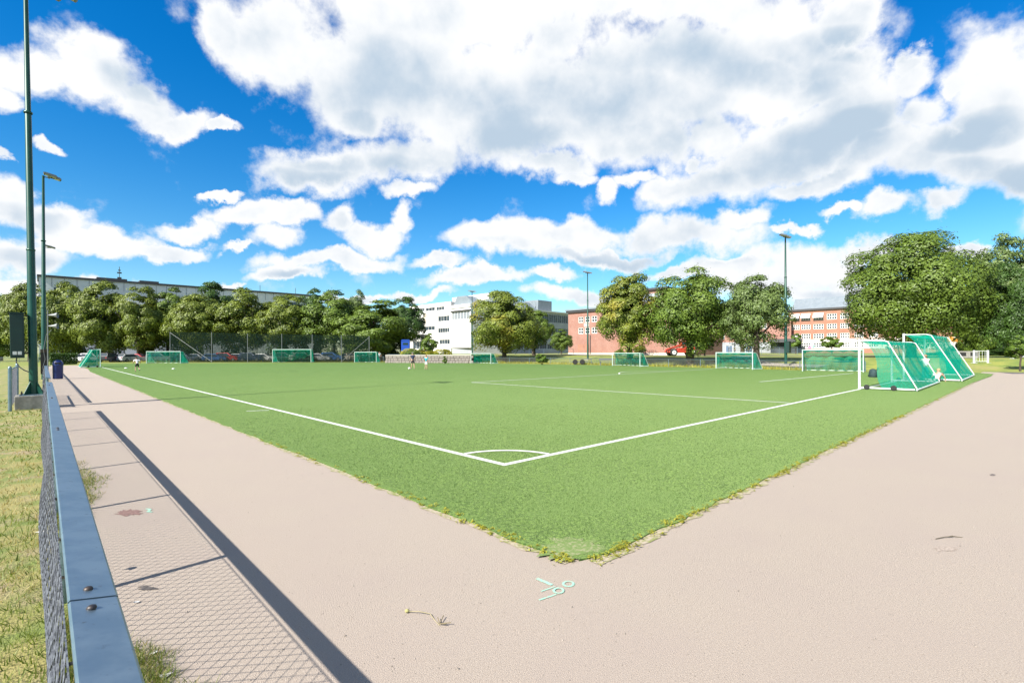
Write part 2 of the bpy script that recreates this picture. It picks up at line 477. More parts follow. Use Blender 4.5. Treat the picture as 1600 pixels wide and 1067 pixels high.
M['cabg'] = mat('green_cabinet_paint', (0.003, 0.026, 0.022), (0.004, 0.032, 0.026), 4, 0.45)
M['lamp'] = mat('grey_lamp_housing', (0.20, 0.215, 0.22), None, rough=0.5, metal=0.4)
M['lampglass'] = mat('lamp_glass', (0.55, 0.58, 0.6), None, rough=0.15)
M['concrete'] = mat('concrete', (0.36, 0.34, 0.30), (0.25, 0.235, 0.21), 8, 0.9, bump=0.4, bscale=60)
M['stone'] = mat('wall_stone', (0.32, 0.28, 0.25), (0.20, 0.175, 0.16), 6, 0.9, bump=0.5, bscale=20)
M['whitem'] = mat('white_painted_metal', (0.74, 0.76, 0.75), (0.60, 0.63, 0.62), 6, 0.4)
M['net'] = net_mat('teal_goal_net', (0.003, 0.40, 0.27), 0.58)
M['netfar'] = net_mat('teal_goal_net_dense', (0.004, 0.30, 0.20), 0.62)
M['ballnet'] = net_mat('dark_ball_net', (0.006, 0.018, 0.012), 0.66, 3.0)
M['fencenet'] = net_mat('wire_fence_mesh', (0.16, 0.17, 0.16), 0.30, 8.0)
M['rubber'] = mat('black_rubber', (0.02, 0.02, 0.02), None, rough=0.8)
M['asphalt'] = mat('asphalt', (0.085, 0.083, 0.082), (0.12, 0.115, 0.11), 12, 0.9)
M['gravel'] = mat('pale_gravel', (0.42, 0.37, 0.31), (0.34, 0.30, 0.25), 14, 0.95)
M['bark'] = mat('bark', (0.055, 0.042, 0.03), (0.09, 0.07, 0.05), 6, 0.95, bump=0.6, bscale=20)
M['leaf_lime'] = leaf_mat('linden_leaf', (0.026, 0.056, 0.005), (0.27, 0.33, 0.04), 0.17)
M['leaf_mid'] = leaf_mat('maple_leaf', (0.023, 0.057, 0.006), (0.21, 0.305, 0.04), 0.17)
M['leaf_dark'] = leaf_mat('elm_leaf', (0.015, 0.042, 0.009), (0.105, 0.2, 0.036), 0.2)
M['leaf_yellow'] = leaf_mat('yellowing_leaf', (0.03, 0.062, 0.006), (0.285, 0.345, 0.044), 0.17, hue2=(0.38, 0.31, 0.04))
M['leaf_grey'] = leaf_mat('poplar_leaf', (0.034, 0.07, 0.016), (0.215, 0.3, 0.08), 0.17)
M['leaf_bright'] = leaf_mat('young_leaf', (0.06, 0.13, 0.015), (0.20, 0.30, 0.04), 0.35)
M['white'] = mat('white_render', (0.80, 0.78, 0.76), (0.74, 0.72, 0.70), 0.6, 0.85)
M['beige'] = mat('beige_panel', (0.62, 0.55, 0.47), (0.58, 0.51, 0.44), 0.5, 0.85)
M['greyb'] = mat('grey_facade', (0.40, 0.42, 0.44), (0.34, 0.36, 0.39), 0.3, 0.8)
M['pale_grey'] = mat('pale_grey_cladding', (0.78, 0.80, 0.80), (0.70, 0.72, 0.73), 0.3, 0.8)
M['darkedge'] = mat('dark_roof_edge', (0.06, 0.06, 0.065), None, rough=0.7)
M['metalroof'] = mat('grey_metal_roof', (0.30, 0.34, 0.37), (0.26, 0.30, 0.33), 0.8, 0.5, 0.3)
M['glass'] = mat('window_glass', (0.03, 0.045, 0.06), (0.08, 0.10, 0.12), 0.4, 0.12, lo=0.45, hi=0.6)
M['blind'] = mat('grey_blind', (0.36, 0.40, 0.44), (0.30, 0.34, 0.38), 2, 0.7)
M['wframe'] = mat('white_window_frame', (0.80, 0.78, 0.75), None, rough=0.6)
M['plinth'] = mat('pale_plinth', (0.62, 0.58, 0.52), (0.54, 0.50, 0.45), 1.2, 0.9)
M['awn'] = mat('white_awning', (0.82, 0.80, 0.77), None, rough=0.8)


def brick_mat(name, c1, c2, mortar):
    c1, c2, mortar = al(c1), al(c2), al(mortar)
    mt = bpy.data.materials.new(name); mt.use_nodes = True
    t = NT(mt.node_tree); b = mt.node_tree.nodes['Principled BSDF']
    tcn = t.n('ShaderNodeTexCoord').outputs['Object']
    sp = t.n('ShaderNodeSeparateXYZ'); t.put(sp.inputs[0], tcn)
    cm = t.n('ShaderNodeCombineXYZ'); t.put(cm.inputs[0], t.math('ADD', sp.outputs[0], sp.outputs[1])); t.put(cm.inputs[1], sp.outputs[2])
    br = t.n('ShaderNodeTexBrick'); t.put(br.inputs['Vector'], cm.outputs[0])
    br.inputs['Color1'].default_value = (*c1, 1); br.inputs['Color2'].default_value = (*c2, 1); br.inputs['Mortar'].default_value = (*mortar, 1)
    br.inputs['Scale'].default_value = 1.0; br.inputs['Brick Width'].default_value = 0.25; br.inputs['Row Height'].default_value = 0.075
    br.inputs['Mortar Size'].default_value = 0.008
    f = t.smooth(t.noise(tcn, 0.5, 5), 0.35, 0.7)
    t.put(b.inputs['Base Color'], t.mix(t.math('MULTIPLY', f, 0.4), br.outputs['Color'], tuple(k * 0.75 for k in c1)))
    b.inputs['Roughness'].default_value = 0.9
    return mt


M['brick'] = brick_mat('red_brick', (0.37, 0.155, 0.11), (0.30, 0.12, 0.085), (0.44, 0.37, 0.33))
M['brick2'] = brick_mat('orange_brick', (0.41, 0.165, 0.10), (0.33, 0.13, 0.08), (0.42, 0.34, 0.28))
def paint(name, c, rough=0.4, metal=0.0): return mat(name, c, None, rough=rough, metal=metal)


# ------------------------------------------------------------------ ground, turf, paths
def sheet(name, pts, z, mt):
    b = MB(); b.add([(p[0], p[1], z) for p in pts], [tuple(range(len(pts)))])
    return structure(b.build(name, mt))


def axis(lo, hi, step, far):
    a = [lo + step * i for i in range(int((hi - lo) / step) + 1)]
    return [-far, -far * 0.4, -far * 0.15, lo - 60, lo - 20] + a + [hi + 25, hi + 90, hi + 300, far * 0.5, far]


gx, gy = axis(-40, 120, 2.0, 3000), axis(-30, 130, 2.0, 3000)
V = np.array([(x, y, hgt(x, y) - 0.03) for y in gy for x in gx], np.float32)
nx = len(gx)
Q = np.array([(j * nx + i, j * nx + i + 1, (j + 1) * nx + i + 1, (j + 1) * nx + i) for j in range(len(gy) - 1) for i in range(nx - 1)], np.int32)
g = structure(npmesh('ground', V, Q, M['grass']))
g.data.polygons.foreach_set('use_smooth', [True] * len(g.data.polygons))

structure(sheet('verge', [(-9, -5), (0.32, -5), (0.32, 88), (-2.5, 88)], -0.012, M['verge']))


def ragged(a, b, n, amp, seed):
    r = random.Random(seed); out = []
    for i in range(n + 1):
        t = i / n; p = (a[0] + (b[0] - a[0]) * t, a[1] + (b[1] - a[1]) * t)
        k = r.uniform(-amp, amp)
        out.append((p[0] + (k if abs(b[1] - a[1]) > abs(b[0] - a[0]) else 0), p[1] + (k if abs(b[0] - a[0]) >= abs(b[1] - a[1]) else 0)))
    return out


sheet('side_path', ragged((0.30, -4), (0.30, 92), 260, 0.07, 1) + [(3.45, 92), (3.45, 3.2), (62, 3.2), (62, -4)], 0.0, M['path'])
sheet('end_path', [(0.3, -40), (70, -40), (70, -4.0), (0.3, -4.0)], 0.0, M['path'])
# artificial turf, its near edges a little uneven
near_e = ragged((3.10, 60), (3.08, 2.9), 140, 0.035, 2)
near_e2 = ragged((3.5, 2.50), (34, 2.52), 150, 0.03, 3)
far_pts = [G(1532, 583.0), G(1400, 582), G(1300, 580.6), G(1150, 576.3), G(1000, 572.6), G(900, 570.3), G(800, 568.6), G(700, 567.2), G(600, 566.8), G(460, 566.9), G(360, 567.3), G(250, 567.8), G(150, 568.4)]
turf_out = [(3.98, 84)] + near_e + [(3.16, 2.58)] + near_e2 + [(44, 2.3), (48.5, 2.4)] + [(p.x, p.y) for p in far_pts]
sheet('artificial_turf', turf_out, 0.016, M['turf'])
# raised lip of the turf carpet along the two near paths
b = MB()
for a, c in zip(near_e[:-1] + [(3.16, 2.58)] + near_e2[:-1], near_e[1:] + near_e2[0:1] + near_e2[1:]):
    b.quad((a[0], a[1], -0.002), (c[0], c[1], -0.002), (c[0], c[1], 0.016), (a[0], a[1], 0.016))
structure(b.build('turf_edge', M['turf']))
M['sand'] = mat('sandy_soil', (0.43, 0.36, 0.27), (0.27, 0.25, 0.12), 22, 0.95, lo=0.42, hi=0.6, c3=(0.22, 0.24, 0.07), s3=9, lo3=0.52, hi3=0.62)
def border(pts, w, seed, vert):
    r = random.Random(seed); b = MB(); pr = None
    for p in pts:
        k = w * r.uniform(.3, 1.2)
        q = ((p[0] - k, p[1]), (p[0] + .03, p[1])) if vert else ((p[0], p[1] - k), (p[0], p[1] + .03))
        if pr: b.quad(*[(*e, .005) for e in ((pr[0], pr[1], q[1], q[0]) if not vert else (pr[0], q[0], q[1], pr[1]))])
        pr = q
    return structure(b.build('soil_strip', M['sand']))
border(ragged((3.10, 46), (3.08, 2.62), 300, .02, 12), .085, 4, True)
border(ragged((3.22, 2.50), (40, 2.52), 420, .02, 13), .10, 5, False)
b = MB(); rr_ = random.Random(31)
b.quad(*[(3.30 + .34 * math.cos(6.283 * i / 30) * rr_.uniform(.5, 1.1), 2.80 + .26 * math.sin(6.283 * i / 30) * rr_.uniform(.5, 1.1), .0185) for i in range(30)])
structure(b.build('worn_patch', mat('worn_turf', (0.29, 0.29, 0.15), (0.14, 0.215, 0.05), 34, 0.95, lo=0.34, hi=0.56)))
# parking ground at the far end, the road and pale paths on the bank
sheet('parking_lot', [tuple(G(105, 564.2))[:2], tuple(G(610, 564.0))[:2], tuple(D(640, 500, 150))[:2], tuple(D(60, 500, 170))[:2]], 0.02, M['asphalt'])
sheet('road', [(50, 1.5), (60, 4.6), (90, 6.0), (90, -30), (70, -30), (62, -8)], 0.012, M['asphalt'])


def strip(name, pts, w, mt, dz=0.03):
    b = MB(); L = []
    for i, p in enumerate(pts):
        a, c = Vector(pts[max(0, i - 1)]), Vector(pts[min(len(pts) - 1, i + 1)])
        d = (c - a).normalized(); nrm = Vector((-d.y, d.x))
        L.append((Vector(p) + nrm * w / 2, Vector(p) - nrm * w / 2))
    for (a, c), (e, f) in zip(L, L[1:]):
        K = 6
        for k in range(K):
            p0, p1, p2, p3 = a.lerp(c, k / K), a.lerp(c, (k + 1) / K), e.lerp(f, (k + 1) / K), e.lerp(f, k / K)
            b.quad(*[(q.x, q.y, hgt(q.x, q.y) + dz) for q in (p0, p1, p2, p3)])
    return structure(b.build(name, mt))


def lerp_pts(P, n):
    out = []
    for a, c in zip(P, P[1:]):
        out += [(a[0] + (c[0] - a[0]) * i / n, a[1] + (c[1] - a[1]) * i / n) for i in range(n)]
    return out + [tuple(P[-1])]


strip('footpath', lerp_pts([(72, 92), (76, 60), (78, 40), (82, 24), (92, 14)], 10), 5.0, M['gravel'], 0.05)
strip('footpath', lerp_pts([(54.5, 14.5), (55.6, 20), (59, 24), (66, 27), (77, 30)], 10), 2.2, M['gravel'], 0.05)

# painted lines
ZL = 0.021
def line(name, pts, w, z=ZL):
    b = MB()
    for a, c in zip(pts, pts[1:]):
        a, c = Vector((a[0], a[1])), Vector((c[0], c[1])); d = (c - a).normalized(); nr = Vector((-d.y, d.x)) * w / 2
        b.quad((*(a - nr), z), (*(c - nr), z), (*(c + nr), z), (*(a + nr), z))
    return structure(b.build(name, M['line']))


line('side_line', [(5.0, 5.55), (4.95, 24), (4.98, 50), (5.04, 76)], 0.11)
line('goal_line', [(4.945, 5.5), (25.7, 5.46), (47, 5.46)], 0.11)
line('corner_arc', [(5.06 + 0.97 * math.cos(a), 5.56 + 0.97 * math.sin(a)) for a in [rad(90 * i / 16) for i in range(17)]], 0.09, ZL + 0.003)
line('penalty_line', [(17.5, 5.6), (17.1, 21.4)], 0.10)
line('penalty_line', [(17.05, 21.45), (45, 20.9)], 0.10, ZL + 0.003)
line('goal_area_line', [(28.2, 10.5), (43.5, 9.6)], 0.10)
line('penalty_arc', [(30.8 + 0.4 * i, 21.3 + 1.9 * math.sin(math.pi * i / 20)) for i in range(21)], 0.10, ZL + 0.006)
line('side_mark', [(4.25, 15.68), (4.78, 15.42)], 0.07)
for px in (620, 560, 690):
    p = G(px, 572.5); line('centre_mark', [(p.x, p.y), (p.x + 1.2, p.y - 0.9)], 0.10, ZL)

# blades of the turf near the corner (too many to count)
rg = np.random.RandomState(5)
def blades(name, n, r0, r1, a0, a1, keep, h0, h1, w, z, mt, lean=0.7):
    r = np.exp(rg.uniform(math.log(r0), math.log(r1), n)); a = rg.uniform(a0, a1, n)
    x, y = r * np.sin(a), r * np.cos(a)
    k = keep(x, y); x, y, r = x[k], y[k], r[k]; n = len(x)
    h = rg.uniform(h0, h1, n); th = rg.uniform(0, 2 * np.pi, n); ln = rg.uniform(0.1, lean, n) * h
    ww = w * rg.uniform(0.6, 1.4, n) * np.maximum(1, r / 5)
    ph = rg.uniform(0, 2 * np.pi, n)
    V = np.zeros((n, 3, 3))
    V[:, 0] = np.stack([x - ww * np.cos(th), y - ww * np.sin(th), np.full(n, z)], 1)
    V[:, 1] = np.stack([x + ww * np.cos(th), y + ww * np.sin(th), np.full(n, z)], 1)
    V[:, 2] = np.stack([x + ln * np.cos(ph), y + ln * np.sin(ph), z + h], 1)
    o = npmesh(name, V.reshape(-1, 3), np.arange(3 * n).reshape(-1, 3), mt, k=3)
    return tag(o, kind='stuff')


def on_turf(x, y):
    ok = (x > 3.16) & (y > 2.56)
    ok &= ~((np.abs(x - 5.0) < 0.085) & (y > 5.4)) & ~((np.abs(y - 5.49) < 0.085) & (x > 4.9))
    rr = np.hypot(x - 5.06, y - 5.56); ok &= ~((np.abs(rr - 0.97) < 0.07) & (x > 5) & (y > 5.5))
    bare = np.hypot(x - 3.25, (y - 2.75)) < 0.42 * rg.uniform(0.3, 1.2, len(x))
    return ok & ~bare & (rg.rand(len(x)) < np.clip((17 - np.hypot(x, y)) / 9, 0, 1))
blades('turf_blades', 190000, 3.6, 17, rad(5), rad(84), on_turf, 0.012, 0.024, 0.0026, 0.012, M['blade'], 1.3)


def patch(x, y, s, seed):
    rs = np.random.RandomState(seed); v = 0
    for k in range(5):
        f = s * 1.7 ** k; a, b_, c = rs.uniform(-1, 1, 2) * f, rs.uniform(-1, 1, 2) * f, rs.uniform(0, 6, 2)
        v = v + (np.sin(a[0] * x + a[1] * y + c[0]) * np.cos(b_[0] * x + b_[1] * y + c[1])) / 1.3 ** k
    return v
blades('dry_grass', 90000, 0.6, 26, rad(-62), rad(1.3), lambda x, y: (x < 0.10 - 0.0 * y) & (y > 0.15) & (patch(x, y, 1.3, 4) < 0.45), 0.02, 0.065, 0.0028, -0.012, M['dryblade'], 1.4)
blades('green_grass', 80000, 0.6, 26, rad(-62), rad(1.3), lambda x, y: (x < 0.10) & (y > 0.15) & (patch(x, y, 1.3, 4) > -0.15), 0.025, 0.085, 0.0032, -0.012, M['greenblade'], 1.1)
# tufts growing out from under the fence on to the path
def foot(x, y):
    w_ = 0.9 * np.exp(-((y - 3.0) / 0.95) ** 2) + 1.0 * np.exp(-((y - 8.6) / 2.1) ** 2) + 0.25 * patch(x * 0.6, y, 2.4, 9)
    return (x > 0.04) & (y > 1.2) & (x < 0.20 + 0.42 * np.clip(w_, 0, 1.2) * rg.uniform(0.1, 1, len(x)) ** 0.8) & (w_ > 0.12) & (patch(x * 2, y * 2, 2.0, 5) > -0.9)
blades('fence_foot_grass', 150000, 1.2, 14, rad(0), rad(14), foot, 0.02, 0.075, 0.0022, -0.005, M['greenblade'], 1.5)
blades('fence_foot_dry_grass', 60000, 1.2, 14, rad(0), rad(14), foot, 0.015, 0.06, 0.0022, -0.005, M['dryblade'], 1.8)


# low weeds in the joint between turf and path
def weeds(name, spots, mt, s0, s1, zb=0.0):
    V, n = [], 0
    for x, y, r, k in spots:
        for i in range(k):
            a = rnd.uniform(0, 6.28); d = r * abs(rnd.gauss(0, 0.5)); s = rnd.uniform(s0, s1)
            c = Vector((x + d * math.cos(a), y + d * math.sin(a), zb + 0.012 + rnd.uniform(0, 0.5) * r * max(0, 1 - d / r)))
            u = Vector((rnd.gauss(0, 1), rnd.gauss(0, 1), rnd.gauss(0, 0.35))).normalized(); v = u.cross(Vector((rnd.gauss(0, .4), rnd.gauss(0, .4), 1))).normalized()
            V += [c - u * s, c - v * s * 0.45, c + u * s, c + v * s * 0.45]
    o = npmesh(name, [tuple(p) for p in V], np.arange(len(V)).reshape(-1, 4), mt)
    return tag(o, kind='stuff')


n = 5200; r_ = np.exp(rg.uniform(math.log(1.6), math.log(13), n)); a_ = rg.uniform(rad(0), rad(92), n); x, y = r_ * np.sin(a_), r_ * np.cos(a_)
k = (x > 0.25) & ((x < 3.05) | (y < 2.45)); x, y = x[k], y[k]; n = len(x)
s = rg.uniform(.0015, .005, n) * np.where(rg.rand(n) < .04, 2.2, 1); th = rg.uniform(0, 6.28, n)
V = np.zeros((n, 4, 3))
for q in range(3): V[:, q] = np.stack([x + s * np.cos(th + q * 2.1), y + s * np.sin(th + q * 2.1), np.full(n, .001)], 1)
V[:, 3] = np.stack([x, y, s * 1.1 + .001], 1)
Fq = np.concatenate([np.stack([np.arange(n) * 4 + i for i in t_], 1) for t_ in ((0, 1, 3), (1, 2, 3), (2, 0, 3))])
tag(npmesh('path_grit', V.reshape(-1, 3), Fq, mat('grit', (0.42, 0.36, 0.31), (0.16, 0.14, 0.12), 30, 0.9), k=3), kind='stuff')
sp = []
for i in range(95):
    y = 2.62 + 8.5 * rnd.random() ** 2.0; sp.append((3.09 + rnd.gauss(0, 0.035), y, rnd.uniform(0.03, 0.085), rnd.randint(14, 40)))
for i in range(190):
    x = 3.25 + 13 * rnd.random() ** 1.2; sp.append((x, 2.49 + rnd.gauss(0, 0.03), rnd.uniform(0.03, 0.10), rnd.randint(14, 44)))
for i in range(40):
    sp.append((rnd.uniform(9, 30), 2.49 + rnd.gauss(0, 0.04), rnd.uniform(0.05, 0.12), 30))
weeds('edge_weeds', sp, M['weed'], 0.006, 0.017)


# ------------------------------------------------------------------ buildings
def facade(mb, o, u, n, L, Hh, ops, depth=0.22, z0=0.0, back=8.0, roof=True):
    """a wall plane with real openings: o origin (left foot), u along, n outward; ops = (u0,u1,z0,z1)"""
    o, u, n = Vector(o), Vector(u), Vector(n)
    us = sorted({0.0, L, *[k for a in ops for k in a[:2]]}); zs = sorted({z0, Hh, *[k for a in ops for k in a[2:4]]})
    P = lambda a, z, d=0.0: o + u * a + Vector((0, 0, z)) - n * d
    for a, c in zip(us, us[1:]):
        for z, w in zip(zs, zs[1:]):
            mu, mz = (a + c) / 2, (z + w) / 2
            if any(p[0] < mu < p[1] and p[2] < mz < p[3] for p in ops): continue
            mb.quad(P(a, z), P(c, z), P(c, w), P(a, w))
    for p in ops:
        a, c, z, w = p[:4]
        mb.quad(P(a, z), P(a, w), P(a, w, depth), P(a, z, depth)); mb.quad(P(c, w), P(c, z), P(c, z, depth), P(c, w, depth))
        mb.quad(P(c, z), P(a, z), P(a, z, depth), P(c, z, depth)); mb.quad(P(a, w), P(c, w), P(c, w, depth), P(a, w, depth))
    # returns and back so that the block is solid
    mb.quad(P(0, z0, back), P(0, z0), P(0, Hh), P(0, Hh, back)); mb.quad(P(L, z0), P(L, z0, back), P(L, Hh, back), P(L, Hh))
    mb.quad(P(L, z0, back), P(0, z0, back), P(0, Hh, back), P(L, Hh, back))
    if roof: mb.quad(P(0, Hh), P(L, Hh), P(L, Hh, back), P(0, Hh, back))


def windows(root, o, u, n, ops, nu=2, nz=2, depth=0.2, fw=0.09, fm=None, pm=None, mull=0.07):
    o, u, n = Vector(o), Vector(u), Vector(n)
    for p in ops:
        a, c, z, w = p[:4]
        k = p[4] if len(p) > 4 else None
        cu, cz = (k if isinstance(k, tuple) else (nu, nz))
        fr = MB()
        Rm = Matrix((u, n, Vector((0, 0, 1)))).transposed()
        def bar(a0, a1, z0, z1, d0, d1):
            ctr = o + u * (a0 + a1) / 2 + Vector((0, 0, (z0 + z1) / 2)) - n * (d0 + d1) / 2
            fr.box(ctr, (abs(a1 - a0), abs(d1 - d0), abs(z1 - z0)), M=Rm)
        bar(a, a + fw, z, w, 0.05, depth - 0.003); bar(c - fw, c, z, w, 0.05, depth - 0.003)
        bar(a + fw, c - fw, w - fw, w, 0.053, depth - 0.003); bar(a + fw, c - fw, z, z + fw, 0.053, depth - 0.003)
        for i in range(1, cu):
            x = a + (c - a) * i / cu; bar(x - mull / 2, x + mull / 2, z + fw, w - fw, 0.057, depth - 0.01)
        for i in range(1, cz):
            x = z + (w - z) * i / cz; bar(a + fw, c - fw, x - mull / 2, x + mull / 2, 0.061, depth - 0.01)
        f = fr.build('window', fm or M['wframe'], root)
        pb = MB(); q = [o + u * x + Vector((0, 0, y)) - n * (depth - 0.03) for x, y in ((a, z), (c, z), (c, w), (a, w))]
        pb.quad(*q); pb.build('pane', pm or M['glass'], f)


def on_plane(px, py, p0, n):
    r = ray(px, py); t = (Vector(p0) - CAM).dot(n) / r.dot(n); return CAM + r * t


class Wall:
    """a vertical wall seen in the photograph: measures openings on its own plane"""
    def __init__(s, root, p0, u):
        s.root, s.p0, s.u = root, Vector(p0), Vector(u).normalized(); s.n = Vector((s.u.y, -s.u.x, 0))
        s.o = s.p0 - Vector(root.location)
    def uz(s, px, py):
        p = on_plane(px, py, s.p0, s.n); return ((p - s.p0).dot(s.u), p.z - s.p0.z)
    def op(s, x0, y0, x1, y1, *k):
        a = s.uz((x0), (y0)); c = s.uz(x1, y1); a2 = s.uz(x0, y1)
        m_ = s.uz((x0 + x1) / 2, y0)[1], s.uz((x0 + x1) / 2, y1)[1]
        return (a[0], c[0], m_[1], m_[0], *k)


# --- red brick school block on the left of the big trees
P0 = D(888, 555, 112); P0.z = 0.6
t = thing('school_building', 'red brick school block with rows of three white windows and a low rooftop penthouse', 'building', P0)
w = Wall(t, P0, (0, -1, 0))
ops = []
for (x0, x1) in ((903.8, 911.4), (913.8, 921.6), (924.4, 933)):
    a = w.op(x0, 500.6, x1, 508.8); b2 = w.op(x0, 517, x1, 526)
    ops += [(a[0], a[1], 7.35, 8.65), (b2[0], b2[1], 4.9, 6.25)]
LB = w.uz(1076, 540)[0]
for k in range(int((LB - 26) / 9)):
    a0 = 24 + k * 9
    for q in range(3):
        for z in (4.9, 7.35): ops.append((a0 + q * 1.9, a0 + q * 1.9 + 1.5, z, z + 1.3))
HB = w.uz(888.5, 489.3)[1]
mb = MB(); facade(mb, w.o, w.u, w.n, LB, HB, ops, 0.25, back=14); mb.build('wall', M['brick'], t)
windows(t, w.o, w.u, w.n, ops, 2, 2, 0.22, 0.12, mull=0.12)
X = -1  # outward is -x
mb = MB(); mb.bbox((-0.35, 0.35, HB + 0.003), (14, -LB, HB + 0.42)); mb.build('cornice', M['darkedge'], t)
mb = MB(); mb.bbox((-0.55, 0.5, HB + 0.43), (14, -LB, HB + 0.75)); mb.build('roof', M['metalroof'], t)
mb = MB(); mb.bbox((-0.06, 0.06, -1.5), (0.0, -LB, 0.75)); mb.build('plinth', M['plinth'], t)
a = w.uz(922.6, 470)[0]
mb = MB(); mb.bbox((5, -a - 3.2, HB + 0.755), (13, -(a + 15), HB + 3.9)); pen = mb.build('penthouse', M['brick'], t)
mb = MB(); mb.bbox((4.5, -a - 2.7, HB + 3.903), (13.5, -(a + 15.5), HB + 4.3)); mb.build('penthouse_roof', M['darkedge'], t)
mb = MB(); mb.bbox((4.9, -a - 6.8, HB + 0.8), (4.997, -(a + 14), HB + 3.2)); mb.build('penthouse_glazing', M['blind'], t)
mb = MB(); mb.bbox((7, -a - 5.5, HB + 4.303), (8.6, -a - 7.3, HB + 5.2)); mb.build('roof_vent', M['poleg'], t)
mb = MB()
for x0, x1 in ((903, 911.5), (913.5, 920)):
    q = w.op(x0, 539, x1, 548); mb.bbox((-0.03, -q[0], 1.2), (0.0, -q[1], 2.6))
mb.build('bricked_panel', M['brick2'], t)
mb = MB(); q = w.uz(916.5, 512)[0]; mb.bbox((-0.04, -q + 0.7, 6.4), (0, -q - 0.7, 7.2)); mb.build('panel', M['plinth'], t)
mb = MB(); q = w.uz(922.5, 535)[0]; mb.tube((-0.12, -q, 0), (-0.12, -q, 4.6), 0.09); mb.build('downpipe', M['darkedge'], t)

# --- four storey brick school wing on the right
P0 = D(1232, 551, 160); P0.z = 0.9
t = thing('school_building', 'four storey orange brick school wing with white gridded windows and a grey metal roof', 'building', P0)
w = Wall(t, P0, (0, -1, 0))
HB = w.uz(1234, 487)[1]; LB = 60.0
zr = []
rows = [(490.8, 499.8), (506.2, 514.2), (521, 529), (535.4, 542.6)]
for y0, y1 in rows:
    zr.append((w.uz(1280, y1 )[1], w.uz(1280, y0)[1]))
cols = [w.op(a_, 510, c_, 511)[:2] for a_, c_ in ((1237, 1249.6), (1252, 1266.4), (1271, 1287), (1292, 1307.6), (1313, 1327))]
d_ = cols[-1][0] - cols[-2][0]
cols += [(cols[-1][0] + d_ * k, cols[-1][1] + d_ * k) for k in (1, 2)]
ops = [(a_, c_, z_, y_, (4, 2)) for (z_, y_) in zr for (a_, c_) in cols if c_ < LB - 0.5]
zg = zr[3][1] + 1.1
up = [p for p in ops if p[2] > zg]; lo = [p for p in ops if p[2] <= zg]
mb = MB(); facade(mb, w.o, w.u, w.n, LB, HB, up, 0.25, z0=zg, back=16); mb.build('wall', M['brick2'], t)
mb = MB(); facade(mb, w.o, w.u, w.n, LB, zg, lo, 0.25, z0=1.35, back=16, roof=False); mb.build('ground_floor_wall', M['plinth'], t)
mb = MB(); mb.bbox((-0.25, 0.0, -2), (0.4, -LB, 1.347)); mb.build('plinth', M['brick2'], t)
windows(t, w.o, w.u, w.n, ops, 4, 2, 0.22, 0.13, mull=0.17)
mb = MB(); mb.bbox((-0.5, 0.4, HB + 0.003), (16, -LB, HB + 0.55)); mb.build('cornice', M['darkedge'], t)
mb = MB(); mb.prism([(0.4, HB + 0.56), (15.6, HB + 0.56), (11.5, HB + 4.2), (4.5, HB + 4.2)], -0.6, -LB); mb.build('roof', M['metalroof'], t)
for (a_, c_) in cols[:3]:
    z_, y_ = zr[0]; aw = MB()
    aw.add([(-0.02, -a_, y_ + 0.35), (-0.02, -c_, y_ + 0.35), (-1.15, -c_ - 0.05, z_ + 0.75), (-1.15, -a_ - 0.05, z_ + 0.75),
            (-0.02, -a_, y_ + 0.28), (-0.02, -c_, y_ + 0.28), (-1.15, -c_ - 0.05, z_ + 0.66), (-1.15, -a_ - 0.05, z_ + 0.66)],
           [(0, 3, 2, 1), (4, 5, 6, 7), (3, 7, 6, 2), (0, 4, 7, 3), (1, 2, 6, 5)])
    aw.build('awning', M['awn'], t)
for px0, px1, py0, py1, c in ((1262, 1268, 540, 547, (0.62, 0.22, 0.36)), (1269, 1273, 538, 545, (0.25, 0.45, 0.38)), (1257, 1262, 543.5, 548, (0.45, 0.35, 0.5))):
    q = w.op(px0, py0, px1, py1); mb = MB(); n_ = 14
    cx_, cz_, rx_, rz_ = (q[0] + q[1]) / 2, (q[2] + q[3]) / 2, (q[1] - q[0]) / 2, (q[3] - q[2]) / 2
    pts = [(-0.012, -(cx_ + rx_ * math.cos(6.283 * i / n_) * rnd.uniform(.7, 1.1)), cz_ + rz_ * math.sin(6.283 * i / n_) * rnd.uniform(.7, 1.1)) for i in range(n_)]
    mb.quad(*pts); mb.build('wall_painting', paint('spray_paint', c, 0.8), t)

# --- lower link between the two brick blocks
P0 = D(1085, 553, 172); P0.z = 0.9
t = thing('school_building', 'lower brick link wing with a pale ground floor seen between the tree trunks', 'building', P0)
w = Wall(t, P0, (0.25, -1, 0))
LB = w.uz(1236, 530)[0]
ops = [(3 + 4.2 * k, 5.6 + 4.2 * k, z, z + 1.7, (3, 2)) for k in range(int(LB / 4.2) - 1) for z in (4.6, 7.8)]
mb = MB(); facade(mb, w.o, w.u, w.n, LB, 10.6, ops, 0.25, z0=3.6, back=10); mb.build('wall', M['brick'], t)
windows(t, w.o, w.u, w.n, ops, 3, 2, 0.22, 0.16, mull=0.2)
gops = [(4 + 6 * k, 6.2 + 6 * k, -0.2, 2.6, (2, 1)) for k in range(int(LB / 6) - 1)]
mb = MB(); facade(mb, w.o, w.u, w.n, LB, 3.597, gops, 0.25, z0=-1.5, back=10, roof=False); mb.build('ground_floor_wall', M['greyb'], t)
windows(t, w.o, w.u, w.n, gops, 2, 1, 0.22, 0.12, pm=paint('blue_door', (0.10, 0.16, 0.26), 0.5))
Rm = Matrix((w.u, w.n, Vector((0, 0, 1)))).transposed()
mb = MB(); mb.box(w.o + w.u * LB / 2 - w.n * 4.8 + Vector((0, 0, 10.8)), (LB, 10.2, 0.35), M=Rm); mb.build('cornice', M['darkedge'], t)
a0 = w.uz(1208, 540)[0]
